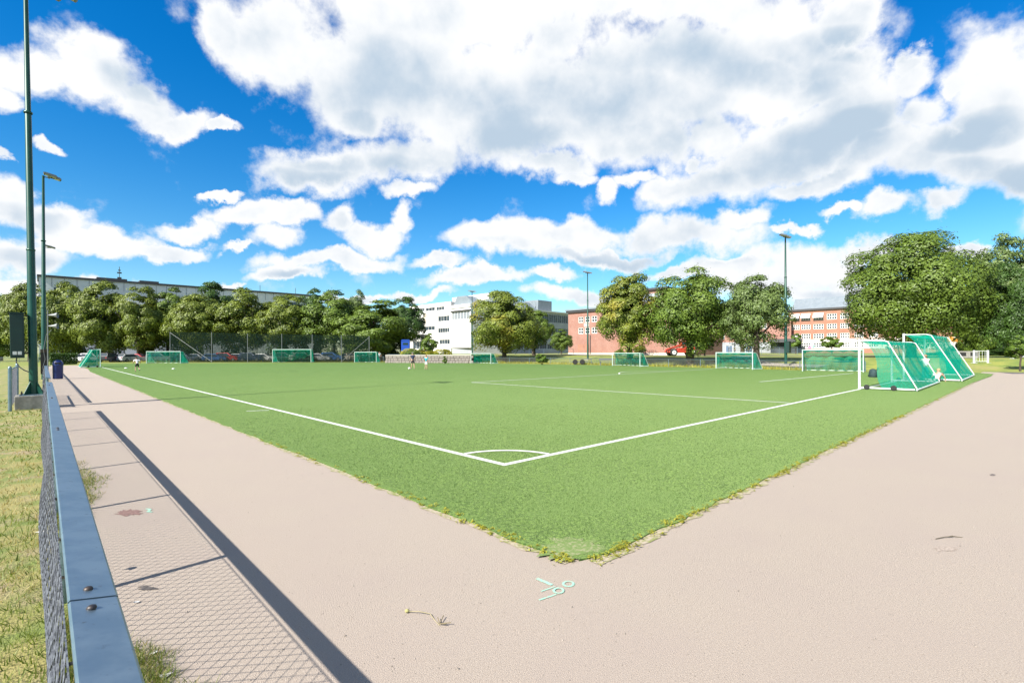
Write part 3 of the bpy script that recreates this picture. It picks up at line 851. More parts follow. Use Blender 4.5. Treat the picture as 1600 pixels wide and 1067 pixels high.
mb = MB(); mb.box(w.o + w.u * (a0 + 3.6) + w.n * 1.2 + Vector((0, 0, 3.9)), (9.0, 2.4, 1.1), M=Rm); mb.build('canopy', M['darkedge'], t)
mb = MB(); mb.box(w.o + w.u * (a0 + 3.6) + w.n * 0.12 + Vector((0, 0, 1.2)), (8.6, 0.2, 4.2), M=Rm); mb.build('entrance_screen', M['glass'], t)

# --- white school with its grey wing
P1 = D(735.6, 553.5, 140); P1.z = 0.4
t = thing('school_building', 'white four storey school with a blank sunlit end wall and a grey wing', 'building', P1)
w = Wall(t, P1, (0, -1, 0))          # sunlit faces, looking at the pitch
zt = w.uz(735.6, 479.2)[1]; uL = w.uz(704.7, 500)[0]; zb = w.uz(735, 543)[1]
band = w.op(706, 484.6, 735, 496.6); z1, z2 = w.uz(735, 497.5)[1], w.uz(735, 485.5)[1]
ops = [(uL + 0.5 + (-(uL) - 0.8) * k / 6 + 0.06, uL + 0.5 + (-(uL) - 0.8) * (k + 1) / 6 - 0.06, z1, z2, (2, 1)) for k in range(6)]
gl = [(uL + 0.35 + (-(uL) - 0.6) * k / 6, uL + 0.35 + (-(uL) - 0.6) * (k + 1) / 6 - 0.3, 0.1, zb - 0.3, (1, 1)) for k in range(6)]
def shift(ops, du): return [(a_[0] - du, a_[1] - du, *a_[2:]) for a_ in ops]
o2 = w.o + w.u * uL
mb = MB(); facade(mb, o2, w.u, w.n, -uL, zt, shift(ops, uL), 0.3, z0=zb, back=12); mb.build('wall', M['white'], t)
windows(t, o2, w.u, w.n, shift(ops, uL), 2, 1, 0.25, 0.05, fm=M['greyb'], pm=M['blind'], mull=0.05)
mb = MB(); mb.bbox((-0.25, -0.0 - 0.1, zt + 0.003), (12, -uL, zt + 0.9)); mb.build('parapet', M['white'], t)
mb = MB(); mb.bbox((-0.28, -0.15, z2 + 0.1), (-0.0, -uL, z2 + 0.45)); mb.build('shade_strip', M['darkedge'], t)
o3 = o2 - w.n * 0.8
mb = MB(); facade(mb, o3, w.u, w.n, -uL, zb, shift(gl, uL), 0.3, z0=-1.5, back=11, roof=False); mb.build('ground_floor_wall', M['white'], t)
windows(t, o3, w.u, w.n, shift(gl, uL), 1, 1, 0.25, 0.05)
mb = MB()
for i, (zz, ll) in enumerate(((0.0, 1.0), (0.32, 0.8), (0.62, 0.9))):
    a_, z_ = w.uz(705.6, 506)
    mb.bbox((-0.03, -(a_ + 0.1), z_ - zz), (-0.001, -(a_ + 0.1 + 1.2 * ll), z_ - zz + 0.16))
mb.build('wall_sign', M['greyb'], t)
# left block, set back a little
Pb = Vector(P1) + Vector((1.6, 0, 0))
w2 = Wall(t, Pb, (0, -1, 0))
uA, uB = w2.uz(640, 500)[0], w2.uz(704.7, 500)[0]
ztop = w2.uz(690, 472.8)[1]
def op2(x0, y0, x1, y1, k): q = w2.op(x0, y0, x1, y1); return (q[0] - uA, q[1] - uA, q[2], q[3], k)
o4 = w2.o + w2.u * uA
wn = [op2(684.4, 493.6, 702.4, 502, (4, 1)), op2(684.4, 512.4, 702.4, 519.8, (5, 1)), op2(686.5, 530.4, 702.8, 538, (4, 1)), op2(664, 509.8, 679.4, 516.2, (3, 1)),
      op2(645, 482.5, 652, 487.5, (2, 1)), op2(654, 481.6, 663.5, 487, (3, 1)), op2(665, 480.6, 679.4, 486, (3, 1)), op2(681.5, 479.2, 694, 485, (3, 1)),
      op2(691.7, 546, 697, 553, (1, 1)), op2(698, 546, 703, 553, (1, 1)), op2(645, 533, 660, 545, (3, 1))]
mb = MB(); facade(mb, o4, w2.u, w2.n, uB - uA, ztop, wn, 0.3, z0=-1.5, back=14); mb.build('wall', M['white'], t)
windows(t, o4, w2.u, w2.n, wn, 3, 1, 0.25, 0.08, mull=0.07)
q = op2(661.5, 488, 679.2, 504.6, 0)
mb = MB(); yy = o4.y
mb.bbox((1.56, yy - q[0], q[2]), (1.6, yy - q[1], q[3])); mb.build('beige_panel', M['beige'], t)
q = op2(660, 523, 672, 529, 0)
mb = MB(); mb.bbox((-1.2, yy - q[0], q[2] + 0.4), (1.57, yy - q[1], q[3])); mb.build('canopy', M['darkedge'], t)
# set back top storey and plant rooms
q = op2(698.5, 472.6, 722, 477.4, 0)
mb = MB(); mb.bbox((5, yy - q[0] + 2, ztop - 0.5), (14, -2.0, ztop + 1.6)); mb.build('penthouse', M['white'], t)
mb = MB(); mb.bbox((4.9, yy - q[0], ztop + 0.2), (4.997, yy - q[1], ztop + 1.2)); mb.build('penthouse_glazing', M['glass'], t)
mb = MB(); mb.prism([(3.5, zt + 0.9), (10, zt + 0.9), (10, zt + 2.6), (5.8, zt + 3.2)], -1.0, -4.5); mb.build('roof_light', M['metalroof'], t)
# grey wing, its face turned from the sun
w3 = Wall(t, P1 + Vector((0.95, 0.02, 0)), (0.995, 0.087, 0))
Lw = w3.uz(905, 500)[0]
zr_ = w3.uz(860, 488.6)[1]
bands = [(w3.uz(865, 504)[1], w3.uz(865, 492)[1]), (w3.uz(865, 521.5)[1], w3.uz(865, 513)[1])]
ops = []
nb = int(Lw / 2.4)
for z_, y_ in bands:
    ops += [(1.2 + 2.4 * k + 0.05, 1.2 + 2.4 * (k + 1) - 0.05, z_, y_, (2, 1)) for k in range(nb - 1)]
gz = w3.uz(865, 546)[1], w3.uz(865, 537.5)[1]
ops += [(6 + 4 * k, 9.6 + 4 * k, gz[0], gz[1], (3, 1)) for k in range(int(Lw / 4) - 2)]
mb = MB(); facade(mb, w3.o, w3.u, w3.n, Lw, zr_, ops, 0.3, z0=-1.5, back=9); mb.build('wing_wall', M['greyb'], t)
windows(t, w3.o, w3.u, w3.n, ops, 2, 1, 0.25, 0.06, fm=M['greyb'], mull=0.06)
Rm = Matrix((w3.u, w3.n, Vector((0, 0, 1)))).transposed()
mb = MB(); mb.box(w3.o + w3.u * Lw / 2 - w3.n * 4.2 + Vector((0, 0, zr_ + 0.25)), (Lw, 9.4, 0.45), M=Rm); mb.build('roof_edge', M['white'], t)
mb = MB()
pr = [(0.5, 0.0), (-8.6, 0.0), (-7, 2.6), (-3.2, 2.6)]
L2 = w3.uz(838, 480)[0]
vs_ = [w3.o + w3.u * a_ + w3.n * p[0] + Vector((0, 0, zr_ + 0.48 + p[1])) for a_ in (0.2, L2) for p in pr]
mb.add(vs_, [(0, 1, 2, 3), (7, 6, 5, 4), (0, 3, 7, 4), (3, 2, 6, 7), (2, 1, 5, 6), (1, 0, 4, 5)]); mb.build('roof', M['metalroof'], t)
a_ = w3.uz(852, 475)[0], w3.uz(873, 475)[0]
mb = MB(); mb.box(w3.o + w3.u * (a_[0] + a_[1]) / 2 - w3.n * 6 + Vector((0, 0, zr_ + 2.4)), (a_[1] - a_[0], 6, 3.8), M=Rm); mb.build('plant_room', M['metalroof'], t)
mb = MB()
for px in (842, 848): mb.tube(w3.o + w3.u * w3.uz(px, 480)[0] - w3.n * 3 + Vector((0, 0, zr_ + 0.4)), w3.o + w3.u * w3.uz(px, 480)[0] - w3.n * 3 + Vector((0, 0, zr_ + 3.6)), 0.12)
mb.build('vent_pipe', M['metalroof'], t)

# --- long grey hospital-like block beyond the left tree row
P0 = ony(60, 437, 185); P0.z = 0
t = thing('long_building', 'long flat roofed grey building rising behind the left row of trees', 'building', P0)
w = Wall(t, P0, (1, 0, 0))
LB = w.uz(500, 460)[0]; HB = 22.3
ops = []
for z in (18.2, 14.8, 11.4, 8.0, 4.6): ops += [(3 + 5.2 * k, 5.6 + 5.2 * k, z, z + 1.5, (2, 1)) for k in range(int(LB / 5.2) - 1)] if z < 15 or True else []
ops = [p for p in ops if not (p[2] > 18 and (int(p[0] / 5.2) % 4))]
mb = MB(); facade(mb, w.o, w.u, w.n, LB, HB, ops, 0.3, back=14); mb.build('wall', M['pale_grey'], t)
windows(t, w.o, w.u, w.n, ops, 2, 1, 0.25, 0.08, fm=M['greyb'], mull=0.06)
mb = MB(); mb.bbox((-0.3, -0.35, HB + 0.003), (LB + 0.3, 14, HB + 0.55)); mb.build('roof', M['darkedge'], t)
mb = MB()
for px0, px1 in ((152, 200), (220, 250)):
    mb.bbox((w.uz(px0, 440)[0], 2, HB + 0.56), (w.uz(px1, 440)[0], 9, HB + 1.3))
mb.build('roof_plant_room', M['darkedge'], t)
for px, h_ in ((189, 4.6), (412, 2.6), (468, 2.6)):
    mb = MB(); a_ = w.uz(px, 440)[0]
    mb.tube((a_, 4, HB + 0.5), (a_, 4, HB + 0.5 + h_), 0.08)
    if px == 189:
        mb.bbox((a_ - 0.5, 3.9, HB + 0.5), (a_ + 0.5, 4.1, HB + 2.0)); mb.bbox((a_ - 0.55, 3.95, HB + 3.1), (a_ + 0.55, 4.05, HB + 3.5)); mb.bbox((a_ - 0.3, 3.95, HB + 3.9), (a_ + 0.3, 4.05, HB + 4.2))
    mb.build('roof_antenna', M['darkedge'], t)
mb = MB()
for k in range(int(LB / 2.6)): mb.bbox((k * 2.6, -0.05, HB - 2.6), (k * 2.6 + 0.08, -0.002, HB - 0.1))
mb.build('facade_joint', M['lamp'], t)


# ------------------------------------------------------------------ trees
def crown_mesh(name, mt, seed, n, leaf, lobes=46, flat=0.0, top=0.0, airy=0.0):
    """unit crown (radius 1): leaf-sized faces spread over many lobes, with gaps between the lobes"""
    r = np.random.RandomState(seed)
    d = r.normal(size=(lobes, 3)); d /= np.linalg.norm(d, axis=1)[:, None]
    R = r.uniform(0.50, 0.79, lobes)
    inner = r.rand(lobes) < 0.22; R[inner] *= 0.45
    c = d * R[:, None]
    c[:, 2] *= 1.0
    wid = 1 - top * np.clip(c[:, 2], -0.2, 1)          # narrower above
    c[:, :2] *= wid[:, None]
    lr = r.uniform(0.125, 0.235, lobes); lr[inner] *= 1.25
    p = lr ** 2; p /= p.sum()
    k = r.choice(lobes, n, p=p)
    v = r.normal(size=(n, 3)); v /= np.linalg.norm(v, axis=1)[:, None]
    out = d[k]; v += out * 0.55 + np.array([0, 0, 0.55]); v /= np.linalg.norm(v, axis=1)[:, None]
    rr = lr[k] * (1 - r.rand(n) ** 3 * (0.30 + airy))
    rr *= np.where(r.rand(n) < 0.06, 1.25, 1.0)         # stray sprays
    bump_ = 1 + 0.16 * np.sin(v[:, 0] * 9 + k) * np.sin(v[:, 1] * 8 + 2 * k) * np.cos(v[:, 2] * 7 + k)
    pos = c[k] + v * (rr * bump_)[:, None] * np.array([1.15, 1.15, 0.86])
    if flat: pos[:, 2] = np.where(pos[:, 2] < -0.75, -0.75 - (pos[:, 2] + 0.75) * 0.2 - r.rand(n) * 0.1, pos[:, 2])
    nr = v * 1.1 + out * 0.35 + r.normal(size=(n, 3)) * 0.33 + np.array([0, 0, 0.15]); nr /= np.linalg.norm(nr, axis=1)[:, None]
    a = np.cross(nr, r.normal(size=(n, 3))); a /= np.linalg.norm(a, axis=1)[:, None]; b_ = np.cross(nr, a)
    s = leaf * r.uniform(0.55, 1.35, n)[:, None]
    V = np.stack([pos - a * s, pos - b_ * s * 0.62 + nr * s * 0.18, pos + a * s, pos + b_ * s * 0.62 + nr * s * 0.18], 1).reshape(-1, 3)
    me_o = npmesh(name, V, np.arange(4 * n).reshape(-1, 4), mt)
    me = me_o.data; bpy.data.objects.remove(me_o)
    return me


CR = {}
for key, (mname, seeds, n, leaf, kw) in {
    'lime': ('leaf_lime', (11, 12, 13, 14), 34000, 0.025, dict(lobes=95, top=0.2)),
    'mid': ('leaf_mid', (21, 22, 23), 34000, 0.025, dict(lobes=90, top=0.15)),
    'dark': ('leaf_dark', (31, 32), 32000, 0.025, dict(lobes=85)),
    'yellow': ('leaf_yellow', (41, 42), 42000, 0.022, dict(lobes=110, top=0.25)),
    'tall': ('leaf_mid', (51, 52), 48000, 0.020, dict(lobes=125, top=0.2)),
    'grey': ('leaf_grey', (61, 62), 30000, 0.023, dict(lobes=100, airy=0.3, top=0.2)),
    'big': ('leaf_mid', (74,), 95000, 0.0155, dict(lobes=200, flat=1, top=0.10)),
    'bigdark': ('leaf_dark', (81,), 70000, 0.0175, dict(lobes=150)),
    'bush': ('leaf_bright', (91, 92), 3500, 0.085, dict(lobes=26)),
    'cone': ('leaf_mid', (95,), 6000, 0.055, dict(lobes=40, top=0.75)),
}.items():
    CR[key] = [crown_mesh('crown', M[mname], s, n, leaf, **kw) for s in seeds]
cnt = {}


def trunk_mb(h, r, spread, seed, up):
    rr = random.Random(seed); b = MB()
    b.tube((0, 0, -0.3), (0, 0, h * 0.45), r * 1.25, r, 10, False); b.tube((0, 0, h * 0.45), (rr.uniform(-.1, .1), rr.uniform(-.1, .1), h), r, r * 0.8, 10, False)
    for i in range(7):
        a = i * 2.4 + rr.uniform(-.4, .4); z = h * rr.uniform(0.75, 1.0)
        p = Vector((0, 0, z)); q = Vector((math.cos(a) * spread * 0.45, math.sin(a) * spread * 0.45, z + up * rr.uniform(0.35, 0.6)))
        b.tube(p, q, r * 0.5, r * 0.26, 7, False)
        for k in range(2):
            a2 = a + rr.uniform(-.8, .8)
            b.tube(q, q + Vector((math.cos(a2) * spread * 0.35, math.sin(a2) * spread * 0.35, up * rr.uniform(0.2, 0.45))), r * 0.26, r * 0.07, 5, False)
    b.tube((0, 0, h), (0, 0, h + up), r * 0.7, r * 0.15, 7, False)
    return b


def tree(label, xc, w, top, bot, d, kind, tr=0.28, name='broadleaf_tree', group=None, rot=None, depth=1.0, cat='tree'):
    p = D(xc, 550, d); z0 = hgt(p.x, p.y)
    zt_, zb_ = D(xc, top, d).z - z0, D(xc, bot, d).z - z0
    R = w / 2 * d / FP; hh = (zt_ - zb_) / 2
    t = thing(name, label, cat, (p.x, p.y, z0), rnd.uniform(0, 6.28) if rot is None else rot, group)
    i = cnt.get(kind, 0); cnt[kind] = i + 1
    o = link('crown', CR[kind][i % len(CR[kind])], t, (0, 0, zb_ + hh))
    o.scale = (R * 1.17, R * 1.17 * depth, hh * 1.10)
    trunk_mb(max(0.5, zb_ + hh * 0.45), tr, R, i + int(xc), hh).build('trunk', M['bark'], t)
    return t


g_ = 'trees in the row beyond the left end of the pitch'
tree('leafy tree at the far left edge, left of the near light pole', 2, 75, 452, 561, 112, 'mid', group=g_)
tree('broad tree directly behind the near green light pole', 46, 75, 440, 555, 104, 'lime', group=g_)
tree('rounded tree just right of the second tall lamp pole', 100, 80, 437, 559, 101, 'lime', group=g_)
tree('dark based tree behind the goal on the left side line', 162, 87, 441, 559, 98, 'lime', group=g_)
tree('tree rising behind the goal nearest to the left side line, under the antenna', 216, 80, 446, 555, 98, 'lime', group=g_)
tree('light green tree left of the ball net, behind the left end goal', 262, 75, 449, 558, 103, 'mid', group=g_)
tree('tall dark crowned tree standing out above the middle of the left row', 331, 80, 437, 548, 118, 'dark', group=g_)
tree('tree hanging its branches over the first bays of the ball net', 312, 90, 458, 551, 98, 'lime', group=g_)
tree('yellow green tree with gaps standing behind the middle of the ball net', 385, 97, 448, 549, 100, 'lime', group=g_)
tree('lower tree in front of the end of the long grey building', 446, 82, 461, 549, 99, 'lime', group=g_)
tree('dark tree at the right end of the long grey building', 492, 58, 453, 543, 122, 'dark', group=g_)
tree('broad tree behind the right half of the ball net', 522, 107, 456, 553, 100, 'mid', group=g_)
tree('slim tree with two pale upright tips behind the right end of the ball net', 560, 41, 453, 533, 112, 'grey', 0.15, group=g_)
tree('spreading tree over the small goal at the right end of the ball net', 584, 117, 468, 555, 96, 'mid', group=g_)
tree('dark green tree next to the white school', 638, 61, 461, 546, 104, 'dark', group=g_)
tree('low dark tree in the shade behind the blue container', 612, 53, 505, 563, 108, 'dark', 0.2, group=g_)
g_ = 'big trees on the bank beyond the far touchline'
tree('full rounded tree in front of the white school, next to a lamp pole', 788, 112, 451, 556, 78, 'yellow', 0.34, group=g_)
tree('darker tree tucked behind the rounded tree in front of the white school', 834, 58, 480, 554, 88, 'mid', 0.3, group=g_)
tree('small green tree against the corner of the red brick school block', 877, 36, 515, 552, 100, 'mid', 0.12, group=g_)
tree('yellowing tree in front of the red brick school block', 984, 100, 427, 556, 62, 'yellow', 0.36, group=g_)
tree('tall full tree beside the red loader', 1078, 134, 413, 556, 57, 'tall', 0.42, group=g_)
tree('loose pale green tree left of the lamp pole with the green cabinet', 1182, 102, 425, 549, 53, 'grey', 0.3, group=g_)
tree('second pale tree close behind the loose tree by the lamp pole', 1160, 60, 440, 545, 84, 'grey', 0.3, group=g_)
tree('small dark tree with a bare stem between the loader and the playing court', 1101, 32, 522, 550, 76, 'dark', 0.10, group=g_)
tree('thin young tree by the entrance left of the four storey wing', 1243, 20, 521, 546, 120, 'bush', 0.1, group=g_)
tree('yellow green young tree against the ground floor of the four storey wing', 1300, 28, 524, 547, 118, 'bush', 0.1, group=g_)
g_ = 'large trees beyond the goals at the right'
tree('huge wide tree behind the two large goals', 1424, 186, 362, 552, 56, 'big', 0.42, group=g_)
tree('feathery poplar at the top right corner behind the dark tree', 1572, 92, 360, 530, 84, 'grey', 0.35, group=g_)
tree('dark green tree at the right edge beside the path', 1596, 104, 408, 566, 52, 'bigdark', 0.4, group=g_)
tree('mid green tree filling the gap between the huge tree and the dark tree', 1530, 56, 450, 560, 72, 'mid', 0.35, group=g_)
tree('bright low sapling at the right edge over the metal barrier', 1594, 36, 524, 562, 38, 'bush', 0.06, 'sapling', group=g_)
tree('dark tree standing in deep shade behind the white gate', 1556, 60, 480, 566, 76, 'dark', 0.3, group=g_)
tree('small conical evergreen on the terrace before the white school', 671, 30, 521, 556, 82, 'cone', 0.12, 'conifer')


def shrub(label, xc, w, top, d, kind='bush', name='shrub', group=None, z0=None, depth=1.0):
    p = D(xc, 560, d); z0 = hgt(p.x, p.y) if z0 is None else z0
    zt_ = D(xc, top, d).z - z0
    t = thing(name, label, 'shrub', (p.x, p.y, z0), rnd.uniform(0, 6), group)
    i = cnt.get(kind, 0); cnt[kind] = i + 1
    o = link('foliage', CR[kind][i % len(CR[kind])], t, (0, 0, zt_ * 0.5)); R = w / 2 * d / FP
    o.scale = (R, R * depth, zt_ * 0.52)
    b = MB()
    for k in range(4): b.tube((0, 0, -0.1), (math.cos(k * 1.6) * R * .5, math.sin(k * 1.6) * R * .5, zt_ * 0.6), 0.03, 0.012, 5)
    b.build('stem', M['bark'], t)
    return t


shrub('upright green bush at the pitch edge right of the middle trees', 847, 22, 551, 63)
shrub('round bush at the foot of the small goal in front of the white school', 695, 10, 556, 70)
shrub('dark low weed bush behind the goal frame at the right', 1322, 36, 556, 50, 'mid')
shrub('low bush spilling over the stone wall under the evergreen', 684, 38, 551, 78)
shrub('yellowish hedge bush on the terrace above the stone wall', 645, 44, 545, 80, 'mid')
shrub('small weed clump by the foot of the lamp pole with the green cabinet', 1206, 14, 571, 52, 'mid')
shrub('weed clump in the fence near the loader', 1098, 8, 560, 53, 'mid')
shrub('flowering bush against the brick school block', 1000, 22, 538, 96, 'mid')
shrub('tangled bush beside the bicycles', 968, 18, 545, 96, 'mid')
shrub('scrubby bush at the far right end of the turf behind the goals', 1470, 50, 549, 66, 'dark')
shrub('shady undergrowth bush at the right below the dark trees', 1575, 70, 545, 62, 'dark')
# clipped hedge behind the end of the side path
p0, p1 = D(78, 560, 74), D(121, 560, 76)
t = thing('hedge', 'clipped dark green hedge across the end of the side path', 'hedge', (p0 + p1) / 2)
t.location.z = 0; t.rotation_euler.z = math.atan2(p1.y - p0.y, p1.x - p0.x)
L = (p1 - p0).length; rs = np.random.RandomState(8); n = 5000
pos = np.stack([rs.uniform(-L / 2, L / 2, n), rs.uniform(-0.6, 0.6, n), rs.uniform(0.02, 1.55, n)], 1)
side = rs.randint(0, 3, n); pos[side == 0, 1] = -0.6 + rs.normal(0, .06, (side == 0).sum()); pos[side == 1, 2] = 1.5 + rs.normal(0, .07, (side == 1).sum())
a = rs.normal(size=(n, 3)); a /= np.linalg.norm(a, axis=1)[:, None]; b_ = np.cross(a, rs.normal(size=(n, 3))); b_ /= np.linalg.norm(b_, axis=1)[:, None]
V = np.stack([pos - a * .09, pos - b_ * .06, pos + a * .09, pos + b_ * .06], 1).reshape(-1, 3)
npmesh('foliage', V, np.arange(4 * n).reshape(-1, 4), M['leaf_dark'], t)
def mass(label, P, d0, h0, h1, seed, leaf, n, kind='leaf_dark', zb=0.0):
    """a belt of shrubbery that reads as one mass"""
    q0, q1 = D(P[0], 560, d0[0]), D(P[1], 560, d0[1]); q0.z = q1.z = zb
    d = q1 - q0; L = d.length; u = d.normalized(); nn = Vector((-u.y, u.x, 0))
    rs = np.random.RandomState(seed); k = int(L / 1.6)
    cx = rs.uniform(0, L, k); cy = rs.uniform(-1.2, 1.2, k); rr = rs.uniform(1.0, 1.9, k); hh = rs.uniform(h0, h1, k)
    i = rs.randint(0, k, n); v = rs.normal(size=(n, 3)); v /= np.linalg.norm(v, axis=1)[:, None]; v[:, 2] = np.abs(v[:, 2])
    f = 1 - rs.rand(n) ** 3 * .4
    x = cx[i] + v[:, 0] * rr[i] * f; y = cy[i] + v[:, 1] * rr[i] * f; z = hh[i] * (v[:, 2] * f) ** .8
    nr = v + rs.normal(size=(n, 3)) * .4; nr /= np.linalg.norm(nr, axis=1)[:, None]
    a = np.cross(nr, rs.normal(size=(n, 3))); a /= np.linalg.norm(a, axis=1)[:, None]; bb = np.cross(nr, a); s = leaf * rs.uniform(.6, 1.4, n)[:, None]
    pos = np.stack([q0.x + u.x * x + nn.x * y, q0.y + u.y * x + nn.y * y, zb + z], 1)
    V = np.stack([pos - a * s, pos - bb * s * .6, pos + a * s, pos + bb * s * .6], 1).reshape(-1, 3)
    o = npmesh('shrubbery', V, np.arange(4 * n).reshape(-1, 4), M[kind])
    return tag(o, label, 'shrubbery', kind='stuff')


mass('added belt of dark shrubbery behind the parked cars, for the dark under the trees', (70, 610), (113, 112), 3.0, 6.5, 1, .17, 26000)  # added leaf belt, its dark leaves make the gloom below the crowns
mass('dark undergrowth added for the deep shade under the large trees at the right edge', (1492, 1660), (84, 60), 2.0, 4.2, 2, .13, 12000, zb=.5)  # added mass, dark leaves stand in for shaded ground beneath the trees
mass('overgrown terrace bushes between the stone wall and the white school', (622, 700), (84, 81), .7, 1.6, 3, .10, 5000, 'weed', zb=1.1)
# rough grass along the foot of the far fence
FENCE_FAR = [G(604, 565.8), G(740, 566.4), G(860, 568.2), G(1000, 571.4), G(1150, 575.0), G(1250, 577.6), G(1352, 580.0)]
FENCE_LEFT = [G(-60, 566.5), G(60, 566.2), G(112, 565.6), G(240, 565.4), G(440, 565.2), G(600, 565.6)]
V = []
for P in (FENCE_FAR, FENCE_LEFT[2:]):
    for a, c in zip(P, P[1:]):
        for i in range(int((c - a).length * 60)):
            q = a.lerp(c, rnd.random()); nz = (c - a).normalized().cross(Vector((0, 0, 1)))
            q = q + nz * rnd.gauss(0, 0.45); th = rnd.uniform(0, 6.28); hh = rnd.uniform(0.08, 0.42); wv = Vector((math.cos(th), math.sin(th), 0)) * 0.03
            V += [q - wv, q + wv, q + Vector((rnd.gauss(0, .1), rnd.gauss(0, .1), hh))]
tag(npmesh('rough_grass', [tuple(p) for p in V], np.arange(len(V)).reshape(-1, 3), M['weed'], k=3), kind='stuff')


# ------------------------------------------------------------------ the near chain link fence
RZ = 0.91            # height of the rail's top
RXL, RXR = 0.055, 0.186


def fence_wires(y0, y1, pitch, r, nseg, wob, seed):
    """woven wire: two families of slanting wires that cross, hung a little slack on the outer side of the rail"""
    hh = 0.84; b = MB()
    def pos(y, z, k):
        s = z / hh
        bulge = -0.055 * math.sin(math.pi * s) * (0.6 + 0.4 * math.sin(y * 1.3 + 1)) - 0.03 * (1 - s)
        return Vector((0.045 + bulge + k * 0.0025, y, 0.03 + z))
    for fam in (1, -1):
        n = int((y1 - y0 + hh) / pitch)
        for i in range(n):
            ys = y0 - (hh if fam > 0 else 0) + i * pitch
            prev = None
            for j in range(nseg + 1):
                z = hh * j / nseg; y = ys + (z if fam > 0 else -z + hh * 0) + (0 if fam > 0 else 0)
                if y < y0 or y > y1: prev = None; continue
                q = pos(y, z, fam * (1 if (i + j) % 2 else -1) * wob)
                if prev is not None: b.tube(prev, q, r, n=3, cap=False)
                prev = q
    for z in (0.0, hh):      # selvage wires
        P = [pos(y0 + (y1 - y0) * i / 40, z, 0) for i in range(41)]; b.path(P, r * 1.3, 4)
    return b


def near_fence(label, y0, joints, yend, pitch, r, nseg, wire_y0):
    t = thing('chain_link_fence', label, 'fence', (0, 0, 0))
    ys = [y0] + joints + [yend]
    for k, (a, c) in enumerate(zip(ys, ys[1:])):
        b = MB(); g_ = 0.004
        tl = rnd.uniform(-0.0015, 0.0015)
        x0, x1, z0, z1 = RXL, RXR - .004, RZ - 0.026, RZ
        prof = [(x0, z0), (x1, z0 - .022), (x1, z1 - 0.028), (x1 - 0.006, z1 - .022), (x0 + 0.006, z1), (x0, z1 - 0.006)]
        b.prism(prof, a + g_, c - g_); b.build('rail', M['galv'], t, loc=(0, 0, tl))
    po = MB()
    for y in joints:
        for s in (-1, 1):
            if y < 24:
                bo = MB(); c_ = ((RXL + RXR) / 2 - 0.012, y + s * 0.085, RZ - 0.0095)
                bo.lathe(c_, [(0.0135, 0), (0.0135, 0.003), (0.011, 0.008), (0.006, 0.0105), (0.0, 0.011)], 12); bo.build('bolt', M['bolt'], t, True)
    y = joints[0] - 2.49
    while y < yend - 0.1:
        if y > y0 - 0.01:
            p = MB(); p.tube((0.105, y, -0.3), (0.105, y, RZ - 0.036), 0.030, n=10); p.build('post', M['galv'], t, True)
            if y < 20:
                for z in (0.16, 0.42, 0.7): MB().tube((0.105, y, z), (0.105, y, z + 0.018), 0.034, n=8).tube((0.045, y, z + 0.009), (0.08, y, z + 0.009), 0.006, n=5).build('wire_tie', M['bolt'], t)
        y += 2.49
    p = MB(); p.tube((0.105, yend - 0.06, -0.3), (0.105, yend - 0.06, RZ - 0.036), 0.030, n=10); p.build('post', M['galv'], t, True)
    w_ = fence_wires(wire_y0, yend, pitch, r, nseg, 1, 1).build('wire_mesh', M['wire'], t); tag(w_, kind='stuff')
    return t


near_fence('galvanised chain link fence with a flat steel rail running close beside the camera', -1.2, [2.13, 7.11, 12.09, 17.07], 18.95, 0.080, 0.0023, 9, 0.5)
near_fence('further stretch of chain link fence beyond the light pole, behind the blue bin', 22.3, [27.0, 32.0, 37.0, 42.0, 47.0, 52.0, 57.0, 62.0, 67.0], 72.0, 0.14, 0.004, 4, 22.3)
# the short piece of fence that steps round the pole
t = thing('mesh_fence_panel', 'short mesh fence panel on two round posts standing behind the near light pole', 'fence', (-0.72, 20.9, 0))
for y in (0, 5.6): MB().tube((0, y, -0.3), (0, y, 1.28), 0.045, n=10).lathe((0, y, 1.28), [(0.045, 0), (0.03, 0.03), (0, 0.04)], 10).build('post', M['galv'], t, True)
MB().tube((0, 0.045, 1.2), (0, 5.555, 1.2), 0.025, n=8).build('rail', M['galv'], t, True)
w_ = MB()
for fam in (1, -1):
    for i in range(110):
        y = -1.1 + i * 0.062
        a_, c_ = (y, y + 1.1) if fam > 0 else (y + 1.1, y)
        pts = [Vector((fam * 0.002, a_ + (c_ - a_) * j / 4, 0.06 + 1.1 * j / 4)) for j in range(5)]
        for q0, q1 in zip(pts, pts[1:]):
            if 0 < min(q0.y, q1.y) and max(q0.y, q1.y) < 5.6: w_.tube(q0, q1, 0.003, n=3, cap=False)
tag(w_.build('wire_mesh', M['wire'], t), kind='stuff')


def low_fence(label, P, hh, step, mesh=True, name='low_fence'):
    t = thing(name, label, 'fence', (0, 0, 0))
    Q = []
    for a, c in zip(P, P[1:]):
        n = max(1, int((c - a).length / step)); Q += [a.lerp(c, i / n) for i in range(n)]
    Q.append(P[-1]); Q = [Vector((q.x, q.y, hgt(q.x, q.y))) for q in Q]
    for q in Q: MB().tube(q - Vector((0, 0, .2)), q + Vector((0, 0, hh)), 0.035, n=6).build('post', M['galv'], t, True)
    for a, c in zip(Q, Q[1:]):
        d = (c - a).normalized() * 0.036
        MB().tube(a + d + Vector((0, 0, hh - .03)), c - d + Vector((0, 0, hh - .03)), 0.024, n=6).build('rail', M['galv'], t, True)
    if mesh:
        b = MB()
        for a, c in zip(Q, Q[1:]): b.quad(a + Vector((0, 0, .05)), c + Vector((0, 0, .05)), c + Vector((0, 0, hh - .06)), a + Vector((0, 0, hh - .06)))
        tag(b.build('wire_mesh', M['fencenet'], t), kind='stuff')
    return t


